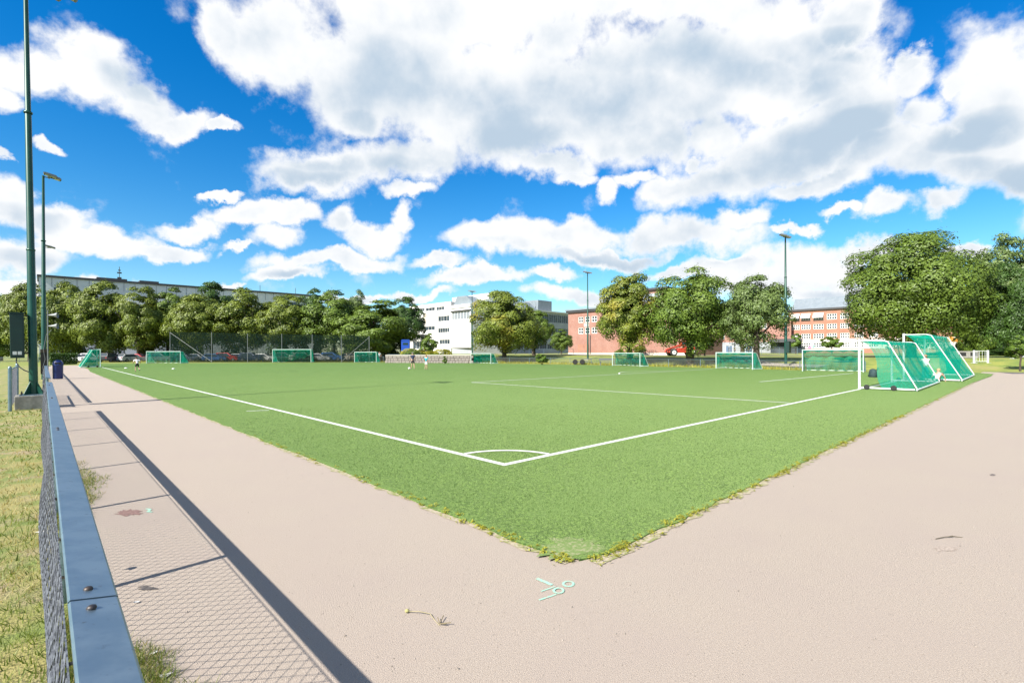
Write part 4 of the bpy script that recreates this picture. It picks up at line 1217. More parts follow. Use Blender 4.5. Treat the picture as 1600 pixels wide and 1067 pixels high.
low_fence('low grey wire fence on round posts along the far touchline below the bank', FENCE_FAR, 0.82, 3.0)
low_fence('low wire fence behind the end goals, in front of the parked cars', FENCE_LEFT, 0.95, 3.2)
low_fence('railing at the top of the bank in front of the grey school wing', [D(805, 549, 104), D(896, 549, 100)], 1.1, 2.6, False, 'railing')
low_fence('fence of the playing court in front of the link wing', [D(1138, 550, 104), D(1190, 550, 100), D(1246, 550, 97)], 1.5, 2.4, True, 'court_fence')
low_fence('railing on top of the stone wall by the two players', [D(606, 562, 79), D(655, 562, 78)], 0.6, 2.2, False, 'railing')
bpy.data.objects['railing.001'].location.z = 0.75


# ------------------------------------------------------------------ floodlight poles
def heads(t, z, mx, pts, yaw):
    arm = MB(); x0, x1 = min(p[0] for p in pts), max(p[0] for p in pts)
    y0, y1 = min(p[1] for p in pts), max(p[1] for p in pts)
    arm.tube((min(x0, 0), 0, z - .12), (max(x1, 0), 0, z - .12), 0.035, n=8)
    if y1 - y0 > .05: arm.tube((max(x1, 0) * .5, y0, z - .12), (max(x1, 0) * .5, y1, z - .12), 0.03, n=8)
    arm.build('crossarm', M['lamp'], t, True)
    for x, y in pts:
        b = MB(); R_ = Matrix.Rotation(yaw, 3, 'Z') @ Matrix.Rotation(rad(12), 3, 'Y')
        prof = [(-.32, -.05), (.30, -.07), (.34, .0), (.26, .07), (-.28, .06), (-.36, .02)]
        b.prism(prof, -.22, .22); b.v = [tuple(R_ @ Vector(v) + Vector((x, y, z))) for v in b.v]
        l = b.build('floodlight', M['lamp'], t)
        q = MB(); q.add([tuple(R_ @ Vector(v) + Vector((x, y, z))) for v in ((-.26, -.18, -.064), (.26, -.18, -.073), (.26, .18, -.073), (-.26, .18, -.064))], [(0, 3, 2, 1)])
        q.build('lamp_glass', M['lampglass'], l)


def light_pole(label, loc, hh, r, cab=None, heads_at=((.45, -.25), (.45, .25)), yaw=0.0, group=None, plinth=0.0, gusset=False):
    t = thing('light_pole', label, 'light pole', loc, 0, group)
    if plinth: MB().bbox((-.42, -.42, -.3), (.42, .42, plinth)).build('concrete_plinth', M['concrete'], t, bevel=0.015)
    z0 = plinth
    b = MB(); s = [(r, 0), (r * .92, hh * .35), (r * .84, hh * .352), (r * .74, hh * .68), (r * .66, hh * .682), (r * .5, hh)]
    b.lathe((0, 0, z0), s + [(0, hh)], 20); b.build('pole', M['poleg'], t, True)
    for z in (hh * .35, hh * .68): MB().lathe((0, 0, z0 + z), [(r * .95, -.03), (r * 1.02, -.02), (r * 1.02, .02), (r * .86, .035)], 16).build('collar', M['poleg'], t, True)
    if gusset:
        MB().bbox((-.32, -.32, z0), (.32, .32, z0 + .03)).build('base_plate', M['galv'], t)
        for k in range(4):
            g2 = MB(); g2.prism([(r * .9, z0 + .031), (.30, z0 + .031), (.30, z0 + .07), (r * .98, z0 + .42)], -.012, .012)
            R_ = Matrix.Rotation(rad(45 + 90 * k), 3, 'Z'); g2.v = [tuple(R_ @ Vector(v)) for v in g2.v]; g2.build('gusset', M['poleg'], t)
            bx, by = (-.27, .27)[k % 2], (-.27, .27)[k // 2]
            MB().tube((bx, by, z0 + .031), (bx, by, z0 + .06), .028, n=6).tube((bx, by, z0 + .06), (bx, by, z0 + .12), .014, n=8).build('anchor_bolt', M['bolt'], t)
    if cab:
        cx, cy, z, w, d, h = cab
        c = MB().bbox((cx - w / 2, cy - d / 2, z), (cx + w / 2, cy + d / 2, z + h)).build('cabinet', M['cabg'], t, bevel=.012)
        MB().bbox((cx - w / 2 - .02, cy - d / 2 - .03, z + h + .001), (cx + w / 2 + .02, cy + d / 2 + .02, z + h + .03)).build('cabinet_roof', M['cabg'], c)
        MB().bbox((cx - w / 2 + .03, cy - d / 2 - .012, z + .05), (cx + w / 2 - .03, cy - d / 2 - .001, z + h - .05)).build('door', M['cabg'], c)
        br = MB()
        for zz in (z + .15, z + h - .06): br.tube((cx * .2, cy * .2, zz), (cx, cy, zz), .02, n=6)
        br.build('bracket', M['bolt'], t)
    if heads_at: heads(t, z0 + hh + .05, 0, heads_at, yaw)
    return t


g_ = 'tall green light poles round the pitch'
t = light_pole('nearest tall green light pole standing on a concrete block, with a dark cabinet', (-0.215, 21.6, 0.0), 12.9, .108, (-.34, -.02, 1.56, .31, .36, 1.36), ((.5, -.3), (.5, .3), (.9, 0)), 0, g_, .40, True)
t.rotation_euler.y = -.012
b = MB()
for dx in (-.055, .055): b.bbox((-.34 + dx - .045, -.224, 1.66), (-.34 + dx + .045, -.214, 1.76))
b.build('white_label', M['whitem'], t)
b = MB(); P = [Vector((-.36, -.05, 1.56)), Vector((-.37, -.08, 1.42)), Vector((-.30, -.1, 1.28)), Vector((-.2, -.11, 1.18)), Vector((-.1, -.09, 1.12))]
b.path(P, .016, 6); b.build('cable', M['wire'], t)
t = light_pole('second tall green light pole along the near fence, behind the loudspeakers', (0.03, 44.4, 0), 13.2, .13, None, ((.35, -.2), (.55, .25)), 0, g_)
MB().bbox((-.16, -.20, .35), (.18, -.13, 1.75)).build('junction_box', M['rubber'], t)
MB().bbox((-.17, -.22, 1.751), (.19, -.12, 1.95)).build('box_cover', M['bark'], t)
MB().path([Vector((.0, -.23, .2)), Vector((-.05, -.24, .8)), Vector((.06, -.24, 1.3)), Vector((-.02, -.24, 1.9)), Vector((.12, -.2, 2.9)), Vector((.36, -.1, 3.2))], .014, 6).build('cable', M['lamp'], t)
light_pole('third and farthest green light pole along the near fence', (0.12, 72.6, 0), 13.0, .13, None, ((.35, -.2), (.55, .25)), 0, g_)
# loudspeakers on a thin mast
t = thing('loudspeaker_mast', 'thin mast at the fence carrying two grey horn loudspeakers one above the other', 'loudspeaker', (0.20, 40.5, 0))
MB().tube((0, 0, 0), (0, 0, 4.25), .03, n=8).build('mast', M['lamp'], t, True)
for z in (3.95, 3.30):
    b = MB(); b.lathe((0, 0, 0), [(0.05, 0), (.06, .1), (.09, .24), (.17, .40), (.18, .42), (.16, .41), (.05, .24)], 16)
    R_ = Matrix.Rotation(rad(88), 3, 'Y'); R2 = Matrix.Rotation(rad(-20), 3, 'Z'); b.v = [tuple(R2 @ R_ @ Vector(v) + Vector((.04, 0, z))) for v in b.v]
    b.build('horn', M['lamp'], t, True)
p = G(919, 567.6)
light_pole('light pole with a lamp crossbar in front of the red brick school block', (57.9, 45.5, hgt(57.9, 45.5) - .25), 12.6, .13, None, ((-.5, 0), (0, 0), (.5, 0)), rad(-45), g_, .3)
p = G(1231, 573.0)
light_pole('light pole with a green cabinet low on its shaft, by the four storey wing', (54.9, 17.9, 0.0), 12.9, .14, (.02, -.22, 1.45, .6, .35, 1.15), ((-.6, 0), (0, 0), (.6, 0)), rad(-45), g_, .35)
p = D(738, 562, 88)
light_pole('light pole in front of the end wall of the white school', (p.x, p.y, hgt(p.x, p.y)), 11.2, .12, None, ((-.5, 0), (0, 0), (.5, 0)), rad(-45), g_)


# ------------------------------------------------------------------ goals
def grid_patch(f, nu, nv):
    V = [f(i / nu, j / nv) for j in range(nv + 1) for i in range(nu + 1)]
    Fq = [(j * (nu + 1) + i, j * (nu + 1) + i + 1, (j + 1) * (nu + 1) + i + 1, (j + 1) * (nu + 1) + i) for j in range(nv) for i in range(nu)]
    return MB().add(V, Fq)


M['framefar'] = mat('weathered_white_frame', (0.55, 0.68, 0.62), (0.44, 0.58, 0.52), 5, 0.5)


def goal(label, p0, p1, hh, depth, top, group, back=1, drape=False, netm='netfar', wheels=False, r=.06, seed=0, cover=1.0, gap_left=0.0):
    p0, p1 = Vector((p0[0], p0[1], 0)), Vector((p1[0], p1[1], 0)); d = p1 - p0; Wd = d.length
    t = thing('football_goal', label, 'goal', (p0.x, p0.y, .018), math.atan2(d.y, d.x), group)
    s = back; z0 = r; FM = M['whitem'] if r > .0605 else M['framefar']
    for x in (0, Wd):
        MB().tube((x, 0, 0), (x, 0, hh), r * .8, n=10).build('post', FM, t, True)
        MB().tube((x, s * r, z0), (x, s * (depth - r), z0), r * .62, n=8).build('base_bar', FM, t, True)
        st = MB(); P = [(x, s * r * .6, hh - r)] + [(x, s * top * k, hh - r + .0) for k in (.5, .85)] + [(x, s * (top + .05), hh - r - .06)] + [(x, s * depth, z0 + .05)]
        st.path([Vector(q) for q in P], r * .38, 6); st.build('stay', FM, t, True)
        if wheels:
            for y in (.28, depth * .62):
                b = MB(); xo = x - (r + .05) if x == 0 else x + r + .05
                b.lathe((0, 0, 0), [(0, -.03), (.06, -.035), (.1, -.03), (.11, 0), (.1, .03), (.06, .035), (0, .03)], 14)
                R_ = Matrix.Rotation(rad(90), 3, 'Y'); b.v = [tuple(R_ @ Vector(v) + Vector((xo, s * y, .11))) for v in b.v]; b.build('wheel', M['rubber'], t, True)
    MB().tube((r, 0, hh - r), (Wd - r, 0, hh - r), r * .8, n=10).build('crossbar', FM, t, True)
    MB().tube((0, s * depth, z0), (Wd, s * depth, z0), r * .55, n=8).build('rear_bar', FM, t, True)
    rs = random.Random(seed)
    e = .035
    def slope(u, v):   # v from top rear to ground rear, slack between
        x = e + u * (Wd - 2 * e); y = top + (depth - top) * v; z = (hh - .1) * (1 - v) + .05 * v
        sag = .22 * math.sin(math.pi * v) * (.7 + .3 * math.sin(u * 21 + seed)) + .05 * math.sin(u * 40 + v * 5)
        return (x, s * (y - sag * .8), z - sag * .35)
    n = MB()
    n1 = grid_patch(slope, 36, 14); n.add(n1.v, n1.f)
    def topf(u, v): return (e + u * (Wd - 2 * e), s * (.06 + (top - .06) * v), hh - .09 - .10 * math.sin(math.pi * v) * (1 + .5 * math.sin(u * 30)))
    n1 = grid_patch(topf, 30, 4); n.add(n1.v, n1.f)
    for x in (.0, Wd):
        def sidef(u, v):
            zt_ = hh - .1; z = zt_ * (1 - v) + .04 * v
            yb = top + (depth - top) * v - .02
            if drape: yf = (.10 + .62 * v ** .55 * depth * (.62 + .1 * math.sin(v * 6)))
            else: yf = .05
            y = yf + (yb - yf) * u
            return (x + .05 * math.sin(u * 7 + v * 4 + seed) * math.sin(math.pi * v) + .02 * math.sin(u * 25), s * y, z)
        n1 = grid_patch(sidef, 12, 12); n.add(n1.v, n1.f)
    net = n.build('net', M[netm], t, True)
    return t


g_ = 'white framed football goals with green nets round the pitch'
ga = goal('nearest large white goal at the right on wheels with a slack green net', (25.8, 5.47), (33.2, 5.58), 2.16, 1.95, .95, g_, -1, True, 'net', True, .065, 1)
gb = goal('tallest white goal at the right, with two people in white beside it', (35.5, 5.42), (43.4, 5.5), 2.62, 2.45, 1.15, g_, -1, True, 'net', False, .07, 2)
goal('goal on the left side line seen from its side beside the path', (4.9, 75.9), (4.9, 80.9), 2.15, 1.75, .7, g_, 1, False, 'netfar', True, .06, 3)
goal('goal left of the ball net facing the camera, behind the player in white', G(229, 568), G(282, 568), 1.92, 1.6, .6, g_, 1, False, 'netfar', False, .06, 4)
goal('larger goal in the middle of the ball net facing the camera', G(426, 566.4), G(486, 566.2), 2.2, 1.8, .6, g_, 1, False, 'netfar', False, .06, 5)
goal('small goal at the right end of the ball net', G(554, 566.6), G(588, 566.6), 1.72, 1.5, .6, g_, 1, False, 'netfar', False, .055, 6)
goal('goal at the far touchline in front of the white school', G(736, 567.6), G(767, 568.6), 1.45, 1.2, .5, g_, 1, True, 'netfar', False, .055, 7)
goal('goal at the far touchline left of the loader with its net hanging low', G(957, 571.6), G(1000, 573.2), 1.50, 1.2, .5, g_, 1, True, 'netfar', False, .055, 8)
goal('goal at the far touchline between the loader and the lamp pole', G(1119, 575.8), G(1176, 577.8), 1.55, 1.3, .5, g_, 1, False, 'net', False, .055, 9)
goal('wide goal at the far touchline partly hidden by the nearest large goal', G(1254, 580.2), G(1349, 582), 1.78, 1.2, .5, g_, 1, True, 'net', False, .055, 10)

# (frames at the far side are weathered)


# the tall ball net behind the far end
t = thing('ball_net', 'tall dark ball net on slim posts in front of the parked cars', 'net', (0, 0, 0))
PX = ((266, 518), (331, 519), (387, 521), (440.5, 521.5), (488, 522.5), (533.5, 523.5), (577, 525))
pts = []
for px, py in PX:
    p = G(px, 566.0); d_ = (p - CAM).dot(FWD); q = D(px, py, d_); pts.append((Vector((p.x, p.y, 0)), q.z))
    MB().tube((p.x, p.y, -.2), (p.x, p.y, q.z), .055, n=8).build('post', M['lamp'], t, True)
b = MB()
for (a_, za), (c_, zc) in zip(pts, pts[1:]):
    b.quad(a_ + Vector((0, 0, .05)), c_ + Vector((0, 0, .05)), c_ + Vector((0, 0, zc - .05)), a_ + Vector((0, 0, za - .05)))
tag(b.build('netting', M['ballnet'], t), kind='stuff')
for i, k in ((0, 1), (6, 5)):
    MB().tube(pts[i][0] + Vector((0, 0, pts[i][1] - .2)), pts[k][0] + Vector((0, 0, .1)), .025, n=6).build('brace', M['lamp'], t, True)


# ------------------------------------------------------------------ parked cars
glass = M['glass']
def make_car(kind):
    t = thing('parked_car', 'x', 'car')
    if kind == 'van': top = [(-2.2, .9), (-2.15, 1.75), (-1.95, 1.92), (.75, 1.92), (1.45, 1.15), (2.25, .95)]; hw = .92
    elif kind == 'suv': top = [(-2.15, .85), (-2.1, 1.1), (-1.75, 1.62), (.25, 1.65), (1.0, 1.08), (2.1, .92)]; hw = .9
    else: top = [(-2.1, .8), (-2.05, .98), (-1.5, 1.42), (.1, 1.46), (.95, .98), (2.05, .82)]; hw = .87
    low = [(2.18, .55), (2.15, .28), (-2.12, .28), (-2.18, .55)]
    prof = top + low; n = len(prof); b = MB(); V = []
    for y, kx in ((-hw, 0), (-hw * .985, 0), (hw * .985, 0), (hw, 0)):
        for (x, z) in prof:
            k = 1 - .22 * max(0, (z - 1.0)) / .6
            V.append((x * (1 if abs(y) < hw * .99 else .985), y * k, z))
    F_ = [tuple(range(n - 1, -1, -1)), tuple(range(3 * n, 4 * n))]
    for r_ in range(3): F_ += [(r_ * n + i, r_ * n + (i + 1) % n, (r_ + 1) * n + (i + 1) % n, (r_ + 1) * n + i) for i in range(n)]
    b.add(V, F_); b.build('body', M['carpaint'], t)
    zt_ = max(p[1] for p in top); gz0 = .98 if kind != 'van' else 1.12; gz1 = zt_ - .12
    x0, x1 = top[1][0] + .35, top[-2][0] - .25
    for s in (-1, 1):
        g2 = MB(); kk = lambda z: (hw + .012) * (1 - .22 * max(0, z - 1.0) / .6)
        g2.quad((x0, s * kk(gz0), gz0), (x1, s * kk(gz0), gz0), (x1 - .55, s * kk(gz1), gz1), (x0 + .25, s * kk(gz1), gz1)); g2.build('side_window', glass, t)
    a_, c_ = Vector((top[-2][0], 0, top[-2][1])), Vector((top[-3][0], 0, top[-3][1])); nn = Vector((.012, 0, .012))
    g2 = MB(); p_, q_ = a_.lerp(c_, .08) + nn, a_.lerp(c_, .9) + nn
    g2.quad((p_.x, -hw * .82, p_.z), (p_.x, hw * .82, p_.z), (q_.x, hw * .7, q_.z), (q_.x, -hw * .7, q_.z)); g2.build('windscreen', glass, t)
    a_, c_ = Vector((top[1][0], 0, top[1][1])), Vector((top[2][0], 0, top[2][1])); nn = Vector((-.015, 0, .012)); p_, q_ = a_.lerp(c_, .2) + nn, a_.lerp(c_, .85) + nn
    g2 = MB(); g2.quad((p_.x, hw * .8, p_.z), (p_.x, -hw * .8, p_.z), (q_.x, -hw * .7, q_.z), (q_.x, hw * .7, q_.z)); g2.build('rear_window', glass, t)
    for x in (-1.3, 1.32):
        for s in (-1, 1):
            w_ = MB(); w_.lathe((0, 0, 0), [(0, -.1), (.28, -.11), (.32, -.08), (.32, .08), (.28, .11), (0, .1)], 14)
            w_.v = [(v[0] + x, v[2] + s * (hw - .08), v[1] + .32) for v in w_.v]; wh = w_.build('wheel', M['rubber'], t, True)
            rm = MB(); rm.lathe((0, 0, 0), [(0, .0), (.19, 0)], 10); rm.v = [(v[0] + x, s * (hw + .034), v[1] + .32) for v in rm.v]; rm.build('rim', M['lamp'], wh)
    for s in (-1, 1):
        MB().box((2.13, s * .62, .68), (.08, .34, .14)).build('headlight', M['lampglass'], t)
        MB().box((-2.13, s * .66, .82), (.07, .26, .16)).build('tail_light', M['redlamp'], t)
    MB().box((2.19, 0, .42), (.03, .5, .11)).build('number_plate', M['whitem'], t)
    return t


M['carpaint'] = paint('car_paint_silver', (.45, .46, .48), .3, .3); M['redlamp'] = paint('tail_lamp', (.35, .02, .02), .3)
protos = {k: make_car(k) for k in ('hatch', 'suv', 'van')}
used = set()
paints = {n: paint('car_paint_' + n, c, .28, .15) for n, c in dict(white=(.75, .75, .74), silver=(.45, .46, .48), grey=(.16, .17, .18), black=(.03, .03, .035), red=(.45, .02, .03), blue=(.05, .14, .38), darkblue=(.02, .04, .10), beige=(.5, .45, .36)).items()}
CARS = [(118, 90, 'hatch', 'white', 80, 'white car half hidden by the end of the hedge'),
        (146, 92, 'suv', 'silver', 95, 'silver car seen just above the side line goal'),
        (173, 90, 'suv', 'black', 178, 'black car between the side line goal and the player in white'),
        (204, 92, 'hatch', 'silver', 160, 'silver car right behind the player in white'),
        (219, 95, 'hatch', 'red', 85, 'red car peeping out above the left post of the goal facing the camera'),
        (250, 94, 'suv', 'grey', 100, 'grey car seen through the net of the goal left of the ball net'),
        (291, 92, 'hatch', 'darkblue', 92, 'dark blue car just right of the goal left of the ball net'),
        (312, 94, 'hatch', 'silver', 80, 'silver car under the slanting brace of the ball net'),
        (337, 93, 'hatch', 'blue', 95, 'bright blue car by the second post of the ball net'),
        (356, 94, 'suv', 'red', 93, 'red car behind the ball net between the second and third posts'),
        (375, 95, 'hatch', 'white', 97, 'white car left of the third post of the ball net'),
        (393, 92, 'suv', 'darkblue', 88, 'dark blue car right of the third post of the ball net'),
        (414, 93, 'hatch', 'white', 96, 'white car just left of the large goal in the ball net'),
        (446, 94, 'suv', 'grey', 90, 'grey car seen through the left half of the large goal net'),
        (472, 92, 'suv', 'white', 140, 'white car seen through the right half of the large goal net'),
        (500, 94, 'hatch', 'silver', 92, 'silver car right of the large goal in the ball net'),
        (519, 95, 'suv', 'blue', 97, 'blue grey car behind the sixth bay of the ball net'),
        (546, 96, 'hatch', 'beige', 40, 'pale car left of the small goal at the end of the ball net'),
        (566, 97, 'van', 'white', 30, 'white van behind the small goal at the end of the ball net'),
        (40, 96, 'suv', 'grey', 120, 'grey car far left behind the light poles')]
CARS[-1:] = []
for px, d_, k, c_, az, lab in CARS:
    o = protos[k] if k not in used else copy_tree(protos[k]); used.add(k)
    p = D(px, 560, d_ + 2.5); o.location = (p.x, p.y, .021); o.rotation_euler = (0, 0, rad(az) - YAW - rad(90) + rad(rnd.uniform(-8, 8)))
    o['label'] = lab; o['group'] = 'cars parked beyond the far end of the pitch'
    bd = next(ch for ch in o.children if ch.name.startswith('body')); bd.material_slots[0].link = 'OBJECT'; bd.material_slots[0].material = paints[c_]


# ------------------------------------------------------------------ people
SKIN = paint('skin', (.50, .31, .22), .6)
def skinned(name, J, E_, R_, mt, parent, root=None, sub=1):
    bm = bmesh.new(); ly = bm.verts.layers.skin.verify(); vs_ = {}
    for k, co in J.items():
        if any(k in e for e in E_):
            v = bm.verts.new(co); v[ly].radius = (R_[k], R_[k]) if not isinstance(R_[k], tuple) else R_[k]; vs_[k] = v
            v[ly].use_root = (k == root)
    for a_, c_ in E_: bm.edges.new((vs_[a_], vs_[c_]))
    me = bpy.data.meshes.new(name); bm.to_mesh(me); bm.free(); me.materials.append(mt)
    o = link(name, me, parent)
    md = o.modifiers.new('skin', 'SKIN'); md.use_smooth_shade = True; md.branch_smoothing = .6
    if sub: sb = o.modifiers.new('smooth', 'SUBSURF'); sb.levels = sb.render_levels = sub
    return o


def person(label, loc, rz, hh, pose, shirt, shorts, hair, shoe=(.06, .06, .07), long_legs=False, cat='person', group=None):
    """one continuous skinned body facing local +y; pose gives joint positions that differ from standing (metres at 1.75 m)"""
    J = dict(pel=(0, 0, .95), spi=(0, .01, 1.15), che=(0, .01, 1.36), nec=(0, .0, 1.50), hea=(0, .015, 1.62), cro=(0, .01, 1.71), nos=(0, .11, 1.62),
             shl=(-.17, 0, 1.42), ell=(-.24, -.03, 1.15), wrl=(-.26, .05, .92), hal=(-.265, .08, .84),
             shr=(.17, 0, 1.42), elr=(.24, -.03, 1.15), wrr=(.26, .05, .92), har=(.265, .08, .84),
             hil=(-.09, 0, .90), knl=(-.10, .02, .50), anl=(-.10, -.02, .09), tol=(-.11, .14, .035),
             hir=(.09, 0, .90), knr=(.10, .02, .50), anr=(.10, -.02, .09), tor=(.11, .14, .035))
    J.update(pose)
    for s in 'lr':      # five fingers of unequal length, slightly curled
        h_, w_ = Vector(J['ha' + s]), Vector(J['wr' + s]); d = (h_ - w_).normalized(); sd = d.orthogonal().normalized(); up = d.cross(sd)
        for i, ln in enumerate((.065, .075, .07, .055)):
            J[f'f{i}{s}'] = tuple(h_ + d * ln + sd * (i - 1.5) * .022 + up * .015)
        J['th' + s] = tuple(w_ + d * .05 + sd * .06 + up * .02)
    k = hh / 1.75; J = {a_: tuple(c * k for c in v) for a_, v in J.items()}
    R_ = dict(pel=.125, spi=.115, che=.135, nec=.055, hea=.095, cro=.06, nos=.018, shl=.062, shr=.062, ell=.042, elr=.042, wrl=.028, wrr=.028, hal=.032, har=.032,
              hil=.085, hir=.085, knl=.056, knr=.056, anl=.038, anr=.038, tol=.034, tor=.034, thl=.01, thr=.01, **{f'f{i}{s}': .009 for i in range(4) for s in 'lr'})
    R_ = {a_: v * k for a_, v in R_.items()}
    Eb = [('pel', 'spi'), ('spi', 'che'), ('che', 'nec'), ('nec', 'hea'), ('hea', 'cro'), ('hea', 'nos')]
    for s in 'lr': Eb += [('che', 'sh' + s), ('sh' + s, 'el' + s), ('el' + s, 'wr' + s), ('wr' + s, 'ha' + s), ('pel', 'hi' + s), ('hi' + s, 'kn' + s), ('kn' + s, 'an' + s), ('an' + s, 'to' + s), ('wr' + s, 'th' + s)] + [('ha' + s, f'f{i}{s}') for i in range(4)]
    t = thing('person', label, cat, loc, rz, group)
    skinned('body', J, Eb, R_, SKIN, t, 'pel')
    g2 = lambda f, x: {a_: v * f + x * k for a_, v in R_.items()}
    mid = lambda a_, c_, f: tuple(Vector(J[a_]).lerp(Vector(J[c_]), f))
    J2 = dict(J)
    for s in 'lr': J2['sl' + s] = mid('sh' + s, 'el' + s, .75); J2['hem' + s] = mid('hi' + s, 'kn' + s, .78); J2['cuf' + s] = mid('kn' + s, 'an' + s, .9)
    R2 = g2(1.12, .012); R2.update({'sll': .066 * k, 'slr': .066 * k, 'heml': .092 * k, 'hemr': .092 * k, 'cufl': .058 * k, 'cufr': .058 * k}); R2['nec'] = .06 * k
    J2['col'] = mid('che', 'nec', .75); R2['col'] = .075 * k
    skinned('shirt', J2, [('pel', 'spi'), ('spi', 'che'), ('che', 'col'), ('che', 'shl'), ('shl', 'sll'), ('che', 'shr'), ('shr', 'slr')], R2, paint('shirt_cloth', shirt, .85), t, 'spi')
    R3 = dict(R2); R3['pel'] = .146 * k; R3['hil'] = R3['hir'] = .112 * k; R3['knl'] = R3['knr'] = .075 * k
    Es = [('spi2', 'pel')] + [('pel', 'hi' + s) for s in 'lr']
    J2['spi2'] = mid('pel', 'spi', .3); R3['spi2'] = .14 * k
    Es += [('hi' + s, 'kn' + s) for s in 'lr'] + [('kn' + s, 'cuf' + s) for s in 'lr'] if long_legs else [('hi' + s, 'hem' + s) for s in 'lr']
    skinned('trousers' if long_legs else 'shorts', J2, Es, R3, paint('trouser_cloth', shorts, .85), t, 'pel')
    for s in 'lr':
        R4 = {'an' + s: .048 * k, 'to' + s: .046 * k}
        skinned('shoe', J, [('an' + s, 'to' + s)], R4, paint('shoe', shoe, .6), t, 'an' + s)
    hd = Vector(J['hea']); ax = (Vector(J['cro']) - hd).normalized()
    b = MB(); b.lathe((0, 0, 0), [(.10, -.03), (.108, .02), (.095, .07), (.055, .115), (0, .128)], 12)
    q = ax.to_track_quat('Z', 'Y').to_matrix(); b.v = [tuple(q @ (Vector(v) * k) + hd - Vector((0, .018 * k, 0))) for v in b.v]
    b.build('hair', paint('hair', hair, .8), t, True)
    return t


p = G(214.5, 581.3)
person('person in a white shirt and black shorts running away along the left side line', (p.x, p.y, .018), rad(12), 1.42,
       dict(pel=(0, 0, .88), spi=(0, .08, 1.07), che=(0, .17, 1.26), nec=(0, .23, 1.38), hea=(0, .27, 1.49), cro=(0, .30, 1.57), nos=(0, .37, 1.48), shl=(-.18, .18, 1.31), shr=(.18, .18, 1.31),
            ell=(-.32, .10, 1.07), wrl=(-.30, .28, .94), hal=(-.29, .34, .90), elr=(.33, .02, 1.10), wrr=(.34, .2, .95), har=(.33, .27, .92),
            knl=(-.12, .12, .47), anl=(-.14, .04, .09), tol=(-.15, .19, .035), knr=(.12, .12, .50), anr=(.14, -.24, .28), tor=(.14, -.22, .12), hil=(-.09, 0, .84), hir=(.09, 0, .84)),
       (.8, .8, .8), (.02, .02, .025), (.05, .03, .02))
p = G(645, 577.2)
person('person in a navy shirt and dark shorts standing by the ball with back turned', (p.x, p.y, .018), rad(-25), 1.66,
       dict(anl=(-.14, .10, .09), tol=(-.15, .25, .035), anr=(.14, -.12, .09), tor=(.15, .02, .035), knr=(.13, .0, .5)), (.02, .035, .085), (.015, .015, .02), (.14, .12, .11), (.6, .6, .6))
p = G(666, 578.2)
person('child in a turquoise shirt and white shorts beside the person in navy', (p.x, p.y, .018), rad(-60), 1.40,
       dict(anl=(-.13, -.08, .09), tol=(-.14, .06, .035), ell=(-.27, .02, 1.17), wrl=(-.22, .16, 1.0), hal=(-.21, .22, .95)), (.02, .36, .42), (.75, .76, .76), (.30, .16, .08), (.3, .3, .3))
p = G(639.5, 577.6)
t = thing('football', 'pale football lying at the feet of the person in navy', 'ball', (p.x, p.y, .018 + .11))
bm = bmesh.new(); bmesh.ops.create_icosphere(bm, subdivisions=3, radius=.11); me = bpy.data.meshes.new('ball_shell'); bm.to_mesh(me); bm.free()
me.materials.append(mat('ball_leather', (.8, .8, .78), (.1, .1, .1), 14, .4, lo=.6, hi=.62)); me.polygons.foreach_set('use_smooth', [True] * len(me.polygons)); link('ball_shell', me, t)
p = G(1446, 595.2)
person('person in white shirt standing by the tallest goal with hands raised', (p.x, p.y, .018), rad(-70), 1.45,
       dict(ell=(-.22, .16, 1.22), wrl=(-.10, .24, 1.46), hal=(-.06, .22, 1.54), elr=(.24, .22, 1.30), wrr=(.12, .30, 1.50), har=(.07, .27, 1.57)), (.78, .78, .79), (.02, .30, .28), (.25, .17, .10), (.5, .5, .5), True)
p = G(1464, 596.5)
person('person in white sitting on the turf beside the tallest goal', (p.x, p.y, -.055), rad(75), 1.5,
       dict(pel=(0, 0, .16), spi=(0, -.10, .33), che=(0, -.20, .52), nec=(0, -.22, .66), hea=(0, -.20, .78), cro=(0, -.20, .87), nos=(0, -.10, .78), shl=(-.18, -.22, .57), shr=(.18, -.22, .57),
            ell=(-.26, -.36, .34), wrl=(-.26, -.44, .12), hal=(-.26, -.42, .08), elr=(.28, -.12, .40), wrr=(.24, .10, .34), har=(.22, .17, .32),
            hil=(-.09, .04, .15), knl=(-.12, .42, .34), anl=(-.13, .74, .11), tol=(-.14, .88, .10), hir=(.09, .04, .15), knr=(.13, .46, .17), anr=(.14, .88, .12), tor=(.15, .98, .17)),
       (.78, .79, .82), (.70, .70, .68), (.35, .27, .14), (.5, .5, .5), True)
p = D(554, 560, 84)
person('person in a pale blue top standing right of the small goal', (D(593, 560, 88).x, D(593, 560, 88).y, .02), rad(140), 1.75, {}, (.35, .55, .62), (.03, .03, .04), (.1, .07, .05), long_legs=True)
g_ = 'group of people by the court fence below the link wing'
for i, (px, c_, lab) in enumerate(((1163, (.05, .12, .30), 'person in a blue jacket at the left of the group by the court fence'), (1170, (.03, .03, .03), 'person in black in the middle of the group by the court fence'), (1178, (.02, .02, .03), 'person in black at the right of the group by the court fence'), (1148, (.55, .50, .10), 'person in a yellow vest left of the group by the court fence'))):
    p = D(px, 550, 106); person(lab, (p.x, p.y, hgt(p.x, p.y) + .05), rad(60 * i), 1.75, {}, c_, (.03, .04, .07), (.04, .03, .02), long_legs=True, group=g_)


